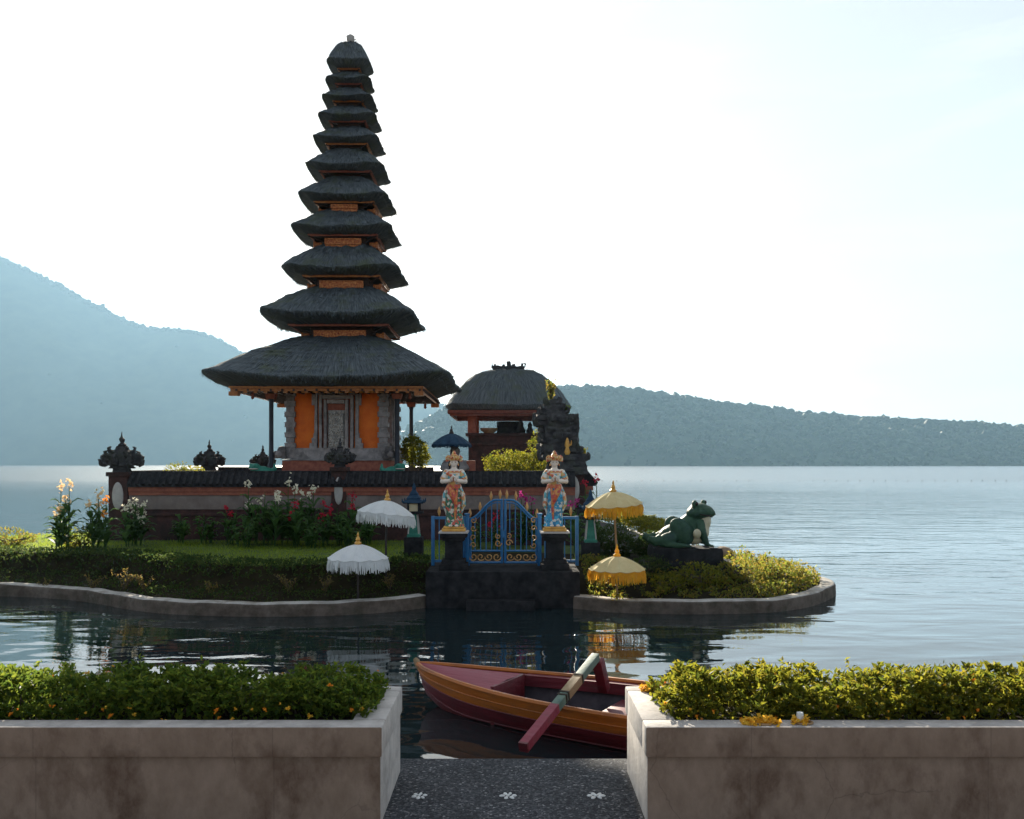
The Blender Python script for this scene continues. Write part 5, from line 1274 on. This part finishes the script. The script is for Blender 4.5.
# ferns and orchids sprouting on the gate tower
def sprout(px, py, Y, label, h, m, n=14):
    c = P(px, py, Y); t = thing('sprouting_plant', c, label, 'plant'); parts = []; st = MB()
    for k in range(n):
        a = rnd.uniform(0, 6.28); sp = rnd.uniform(.08, .26) * h; L = h * rnd.uniform(.5, 1)
        ln = [Vector((0, 0, -.04)), Vector((math.cos(a) * sp * .5, math.sin(a) * sp * .5, L * .6)), Vector((math.cos(a) * sp, math.sin(a) * sp, L))]
        st.tube(ln, [.010, .007, .003], 4)
        q = np.array([ln[0].lerp(ln[1], u) if u < 1 else ln[1].lerp(ln[2], u - 1) for u in np.linspace(.3, 2, 16)]) + rng.normal(size=(16, 3)) * .025; parts.append(leaves(q, .085, .4, updir=.6))
    v, f = join_np(parts); npmesh('foliage', v, f, m, t); st.build('stem', M['bark'], t)
sprout(551, 402, gY - .1, 'golden feathery plant growing on top of the stone gate tower', .55, M['leafgold'], 12)
sprout(566, 414, gY - .2, 'small dark plant growing on the shoulder of the stone gate tower', .22, M['leafdark'], 8)
sprout(583, 458, gY - .25, 'sprig of grass growing from the side of the stone gate tower', .25, M['leafgold'], 6)

# canna lilies
def canna(px, prow_top, Y, fl, label, nst=3, spread=.16, m='canna', zoff=0):
    x = (px - 512) / F * Y; zb = gz(x, Y); H = Zg(prow_top, Y) - zb
    t = thing('canna_lily', (x, Y, zb), label, 'flowering plant', 'canna lilies round the temple wall')
    st = MB(); V, Fc, o = [], [], 0; fp = []
    for k in range(nst):
        dx, dy = rnd.uniform(-spread, spread), rnd.uniform(-spread, spread); h = H * (1 if k == 0 else rnd.uniform(.62, .97)); 
        if k == 0: dx *= .3
        st.tube([(dx * .4, dy * .4, -.08), (dx * .8, dy * .8, h * .5), (dx, dy, h * .96)], [.016, .013, .007], 6)
        nl = 10
        for j in range(nl):
            zz_ = h * (.12 + .68 * j / nl); a = j * 2.4 + rnd.uniform(-.5, .5) + k; L = rnd.uniform(.32, .50) * min(1, H / 1.0) * (1 - .35 * j / nl); W = L * rnd.uniform(.34, .46)
            d = Vector((math.cos(a), math.sin(a), 0)); s = Vector((-math.sin(a), math.cos(a), 0)); tilt = rnd.uniform(.5, 1.2)
            b0 = Vector((dx * (.4 + .6 * zz_ / h), dy * (.4 + .6 * zz_ / h), zz_)); prev = None
            for i, (u, wv, up) in enumerate(((0, .12, 0), (.25, .8, .32), (.55, 1, .52), (.8, .6, .50), (1, .04, .40))):
                c_ = b0 + d * L * u * .85 + Vector((0, 0, L * up * tilt)); V += [c_ - s * W / 2 * wv + Vector((0, 0, .02 * wv)), c_, c_ + s * W / 2 * wv + Vector((0, 0, .02 * wv))]
                if i: a_ = len(V) - 6; Fc += [(a_, a_ + 1, a_ + 4, a_ + 3), (a_ + 1, a_ + 2, a_ + 5, a_ + 4)]
        if fl and (k < 2 or rnd.random() < .5): fp.append((dx, dy, h))
    st.build('stem', M[m], t); npmesh('foliage', [tuple(v) for v in V], Fc, M[m], t, smooth=True)
    for dx, dy, h in fp:
        n = 17; p = np.array([dx, dy, h]) + rng.normal(size=(n, 3)) * [.034, .034, .05]; v, f = leaves(p, .068, .75, updir=.4); npmesh('flower_head', v, f, M[fl], t)
    return t
canna(57, 488, 17.9, 'f_peach', 'tall canna lily with apricot flowers at the open end of the lawn', 4, .22)
canna(68, 484, 18.1, 'f_peach', 'tallest apricot canna lily beside the lake edge of the lawn', 2, .1)
canna(97, 494, 18.3, 'f_peach', 'apricot canna lily leaning beside the corner pillar', 3, .18)
canna(106, 499, 18.2, 'f_orange', 'canna lily with one orange red flower beside the corner pillar', 2, .12)
canna(128, 505, 19.0, 'f_white', 'cream canna lily in the shade at the foot of the corner pillar', 4, .26)
canna(138, 499, 19.3, 'f_white', 'cream canna lily at the start of the front wall', 3, .2)
lab = ['first', '']
for i, (px, top, Yc, fl, lb) in enumerate([(229, 507, 19.6, 'f_red', 'red canna lily alone at the thin end of the flower bed'), (250, 484, 19.7, 'f_white', 'tall cream canna lily first in the bed before the wall'), (262, 490, 19.5, None, 'leafy flowerless canna between the cream flowered ones'), (272, 494, 19.2, 'f_white', 'short cream canna lily low in the bed before the wall'),
    (287, 481, 19.7, 'f_white', 'tallest cream canna lily in the bed before the wall'), (296, 489, 19.4, 'f_white', 'cream canna lily with a wide bunch of blooms'), (297, 504, 19.1, 'f_red', 'red canna lily low beneath the cream blooms'), (312, 489, 19.5, 'f_white', 'cream canna lily nearest the middle wall pillar'),
    (324, 504, 19.2, 'f_red', 'red canna lily below the middle wall pillar'), (338, 506, 19.5, None, 'flowerless canna clump under the middle wall pillar medallion'), (349, 496, 19.7, 'f_red', 'red canna lily just past the middle wall pillar'), (364, 508, 19.6, None, 'flowerless canna partly behind the white umbrella'),
    (208, 512, 19.8, None, 'low leafy canna at the foot of the wall near the red flower'), (180, 513, 19.9, None, 'low leafy canna midway along the dark wall foot'), (243, 515, 19.0, None, 'dark low canna in front of the tall cream one'), (310, 516, 18.8, None, 'dark low canna at the lawn edge of the bed'), (352, 516, 18.9, None, 'dark low canna at the lawn edge before the white umbrella')]):
    canna(px, top, Yc, fl, lb, 3 if fl else 4, .2 if fl else .3)
for px, top, Yc, fl, lb in [(520, 497, 19.3, 'f_pink', 'magenta flowered canna seen through the top of the gate'), (533, 500, 19.5, 'f_pink', 'magenta flowered canna between the gate and the blue skirted statue'), (496, 517, 19.4, 'f_red', 'red flowered canna seen through the gate bars'), (478, 520, 19.2, None, 'leafy canna seen through the gate beside the green skirted statue'),
    (578, 502, 18.6, 'f_pink', 'magenta flowered canna beside the foot of the stone gate tower'), (594, 478, 19.6, 'f_red', 'red leaved flowering plant behind the lantern by the yellow umbrellas')]:
    canna(px, top, Yc, fl, lb, 3, .22)

# beds, hedges, lawn
def inside_points(n, x0, x1, y0, y1, dmin, dmax):
    x = rng.uniform(x0, x1, n); y = rng.uniform(y0, y1, n); d = poly_sd(x, y); k = (d > dmin) & (d < dmax); return x[k], y[k], d[k]
def cover(name, x, y, hfun, size, m, label, aspect=.5, kind='stuff', cat='ground cover', updir=.7):
    h = hfun(x, y); z = ground_z(x, y) + h * (1 - rng.uniform(0, 1, len(x)) ** 1.7)
    v, f = leaves(np.stack([x, y, z], 1), size, aspect, updir=updir); return tag(npmesh(name, v, f, m), label, cat, kind=kind)
nz2 = lambda x, y, s, o: np.array([noise.noise(Vector((a * s, b * s, o))) for a, b in zip(x, y)])
x, y, d = inside_points(26000, 1.1, 6.2, 14.8, 19.8, .26, 2.3); k = ~((x > 2.45) & (x < 4.2) & (y > 15.95) & (y < 17.1)) & ~((x < 1.3) & (y < 17)); x, y = x[k], y[k]
k = nz2(x, y, 3.2, 11) > -.16; x, y = x[k], y[k]
cover('ground_cover', x, y, lambda a, b: np.clip(.10 + .22 * nz2(a, b, 1.6, 1) + .22 * nz2(a, b, 4.5, 2) + .10 * sstep(3.5, 5, a), .03, .6), .068, M['leafgold'], 'golden green ground cover round the frog statue', .45)
x, y, d = inside_points(22000, -13, -1.4, 14, 18.6, .26, .98)
cover('ground_cover', x, y, lambda a, b: np.clip(.06 + .16 * nz2(a, b, 1.5, 4) + .14 * nz2(a, b, 4, 2), .02, .4), .055, M['leafdark'], 'dark low plants in the bed along the kerb below the lawn', .4)
# clipped hedge that edges the lawn
t = thing('clipped_hedge', (-6, 16.6, -.05), 'long dark clipped hedge along the edge of the lawn', 'hedge')
x, y, d = inside_points(42000, -14, -1.5, 14, 20, .92, 1.65); zt_ = .345 + .05 * nz2(x, y, 2.5, 3) + .05 * nz2(x, y, 7, 3); zg_ = ground_z(x, y); z = zg_ + np.clip(zt_ - zg_, .05, 1) * (1 - rng.uniform(0, 1, len(x)) ** 2.0)
v, f = leaves(np.stack([x + 6, y - 16.6, z + .05], 1), .075, .5, updir=.5); npmesh('foliage', v, f, M['leafdark'], t)
st = MB()
for k in range(0):
    i = rnd.randrange(len(x)); st.tube([(x[i] + 6, y[i] - 16.6, zg_[i]), (x[i] + 6, y[i] - 16.6, zg_[i] + .3)], [.012, .005], 5)
x, y, d = inside_points(60000, -13.5, -1.3, 15, 24, 1.5, 9); k = ~((y > 20.5) & (x > -9.4)); x, y = x[k], y[k]
v, f = blades(np.stack([x, y, ground_z(x, y) - .01], 1), .075, .006); tag(npmesh('grass', v, f, M['grass']), 'short green lawn in front of the temple wall', 'grass', kind='stuff')
x, y, d = inside_points(16000, 1.2, 5, 17.6, 34, .3, 3.2); k = np.abs(x - 2.6) > .6; x, y = x[k], y[k]
v, f = blades(np.stack([x, y, ground_z(x, y) - .01], 1), .12, .008); tag(npmesh('grass', v, f, M['grass']), 'bright grass beside the path behind the frog', 'grass', kind='stuff')
# low sunlit hedge on the lake side of the path
t = thing('clipped_hedge', (3.6, 25, .1), 'bright yellow green hedge beside the path behind the frog', 'hedge')
n = 9000; y = rng.uniform(20.5, 31, n); xc = np.interp(y, [20.5, 24, 31], [3.95, 3.75, 3.25]); x = xc + rng.uniform(-.35, .35, n); h = .42 + .10 * nz2(x, y, 1.6, 7); z = .1 + h * (1 - rng.uniform(0, 1, n) ** 2)
v, f = leaves(np.stack([x - 3.6, y - 25, z - .1], 1), .07, .5, updir=.7); npmesh('foliage', v, f, M['leaflime'], t)
# individual shrubs
def shrub(px, py, Y, r, m, label, n=700, size=.055, group='shrubs in the island beds'):
    X = (px - 512) / F * Y; zb = gz(X, Y)
    bush('shrub', (X, Y, zb), [((0, 0, r[2] * .75), r), ((r[0] * .5, .02, r[2] * .6), (r[0] * .6, r[1] * .6, r[2] * .6)), ((-r[0] * .55, 0, r[2] * .6), (r[0] * .55, r[1] * .6, r[2] * .7))], n, size, m, label, 'shrub', group, seed=int(px))
shrub(612, 530, 18.2, (.45, .4, .38), M['leafdark'], 'dark rounded shrub behind the pole of the upper yellow umbrella', 3200)
shrub(655, 533, 18.4, (.42, .4, .30), M['leafdark'], 'dark green shrub close behind the frog', 2600)
shrub(700, 583, 15.5, (.42, .3, .22), M['leaflime'], 'pale green shrub below the frog plinth', 900)
shrub(740, 578, 15.9, (.40, .35, .22), M['leafgold'], 'dark gold shrub at the corner of the frog plinth', 900)
shrub(785, 575, 16.3, (.45, .4, .26), M['leafgold'], 'orange tinted shrub at the outer tip of the island', 1200)
shrub(670, 590, 15.25, (.32, .25, .18), M['leaflime'], 'small light green shrub beside the lower yellow umbrella', 600)
shrub(648, 575, 15.9, (.36, .3, .22), M['leafdark'], 'dark shrub between the lower yellow umbrella and the frog plinth', 800)
shrub(30, 574, 16.2, (.42, .3, .20), M['leafgold'], 'yellow green shrub in the bed where the kerb meets the picture edge', 700)
shrub(12, 530, 19.5, (.5, .4, .22), M['leafgold'], 'sunlit yellow shrub at the lake edge of the lawn', 900)
shrub(80, 532, 18.4, (.35, .3, .28), M['leaflime'], 'bright lime shrub between the apricot canna lilies', 800)
def twiggy(px, py, Y, h, label, m='bronze'):
    X = (px - 512) / F * Y; zb = gz(X, Y); t = thing('twiggy_plant', (X, Y, zb), label, 'plant', 'twiggy plants in the kerb bed'); st = MB(); parts = []
    for k in range(9):
        a = rnd.uniform(0, 6.28); L = h * rnd.uniform(.6, 1.1); s = rnd.uniform(.3, .9) * L
        p0, p1, p2 = Vector((0, 0, 0)), Vector((math.cos(a) * s * .4, math.sin(a) * s * .3, L * .6)), Vector((math.cos(a) * s, math.sin(a) * s * .6, L))
        st.tube([p0, p1, p2], [.010, .007, .004], 4); q = np.array([p0.lerp(p1, u) if u < 1 else p1.lerp(p2, u - 1) for u in np.linspace(.4, 2, 14)]) + rng.normal(size=(14, 3)) * .015; parts.append(leaves(q, .05, .4, updir=.6))
    v, f = join_np(parts); npmesh('foliage', v, f, M[m], t); st.build('stem', M['bark'], t)
for px, py, Yt, h, lb in [(38, 575, 16.3, .34, 'rusty orange twiggy plant at the far end of the kerb bed'), (93, 583, 15.9, .26, 'twiggy plant where the kerb starts to curve'), (125, 583, 15.6, .36, 'tall bronze twiggy plant beside the kerb curve'), (145, 583, 15.4, .30, 'twiggy plant with one long arching shoot by the kerb curve'),
    (290, 585, 14.9, .34, 'thin twiggy plant midway along the kerb below the canna bed'), (325, 580, 14.95, .26, 'thin twiggy plant behind the lower white umbrella pole'), (390, 585, 15.4, .24, 'twiggy plant between the lower white umbrella and the landing platform'), (210, 588, 14.9, .22, 'short twiggy plant in the darkest stretch of the kerb bed')]:
    twiggy(px, py, Yt, h, lb)

# ------------------------------------------------------------------ net floats far out on the lake
fm = MB().lathe([(.01, -.06), (.08, -.04), (.10, 0), (.08, .05), (.025, .08), (.025, .12), (.005, .125)], 8)
fo = None
for k in range(34):
    px = 604 + k * 12.2
    if 760 < px < 790: continue
    Y = 126 + rnd.uniform(-1, 1)
    o = fm.build('float_buoy', M['darkpole']) if fo is None else fo.copy()
    if fo is None: fo = o
    else: C.objects.link(o)
    o.location = ((px + rnd.uniform(-2, 2) - 512) / F * Y, Y, WATER + .02)
    tag(o, 'tiny dark float in the long row across the open lake', 'buoy', 'net floats in a row on the lake')
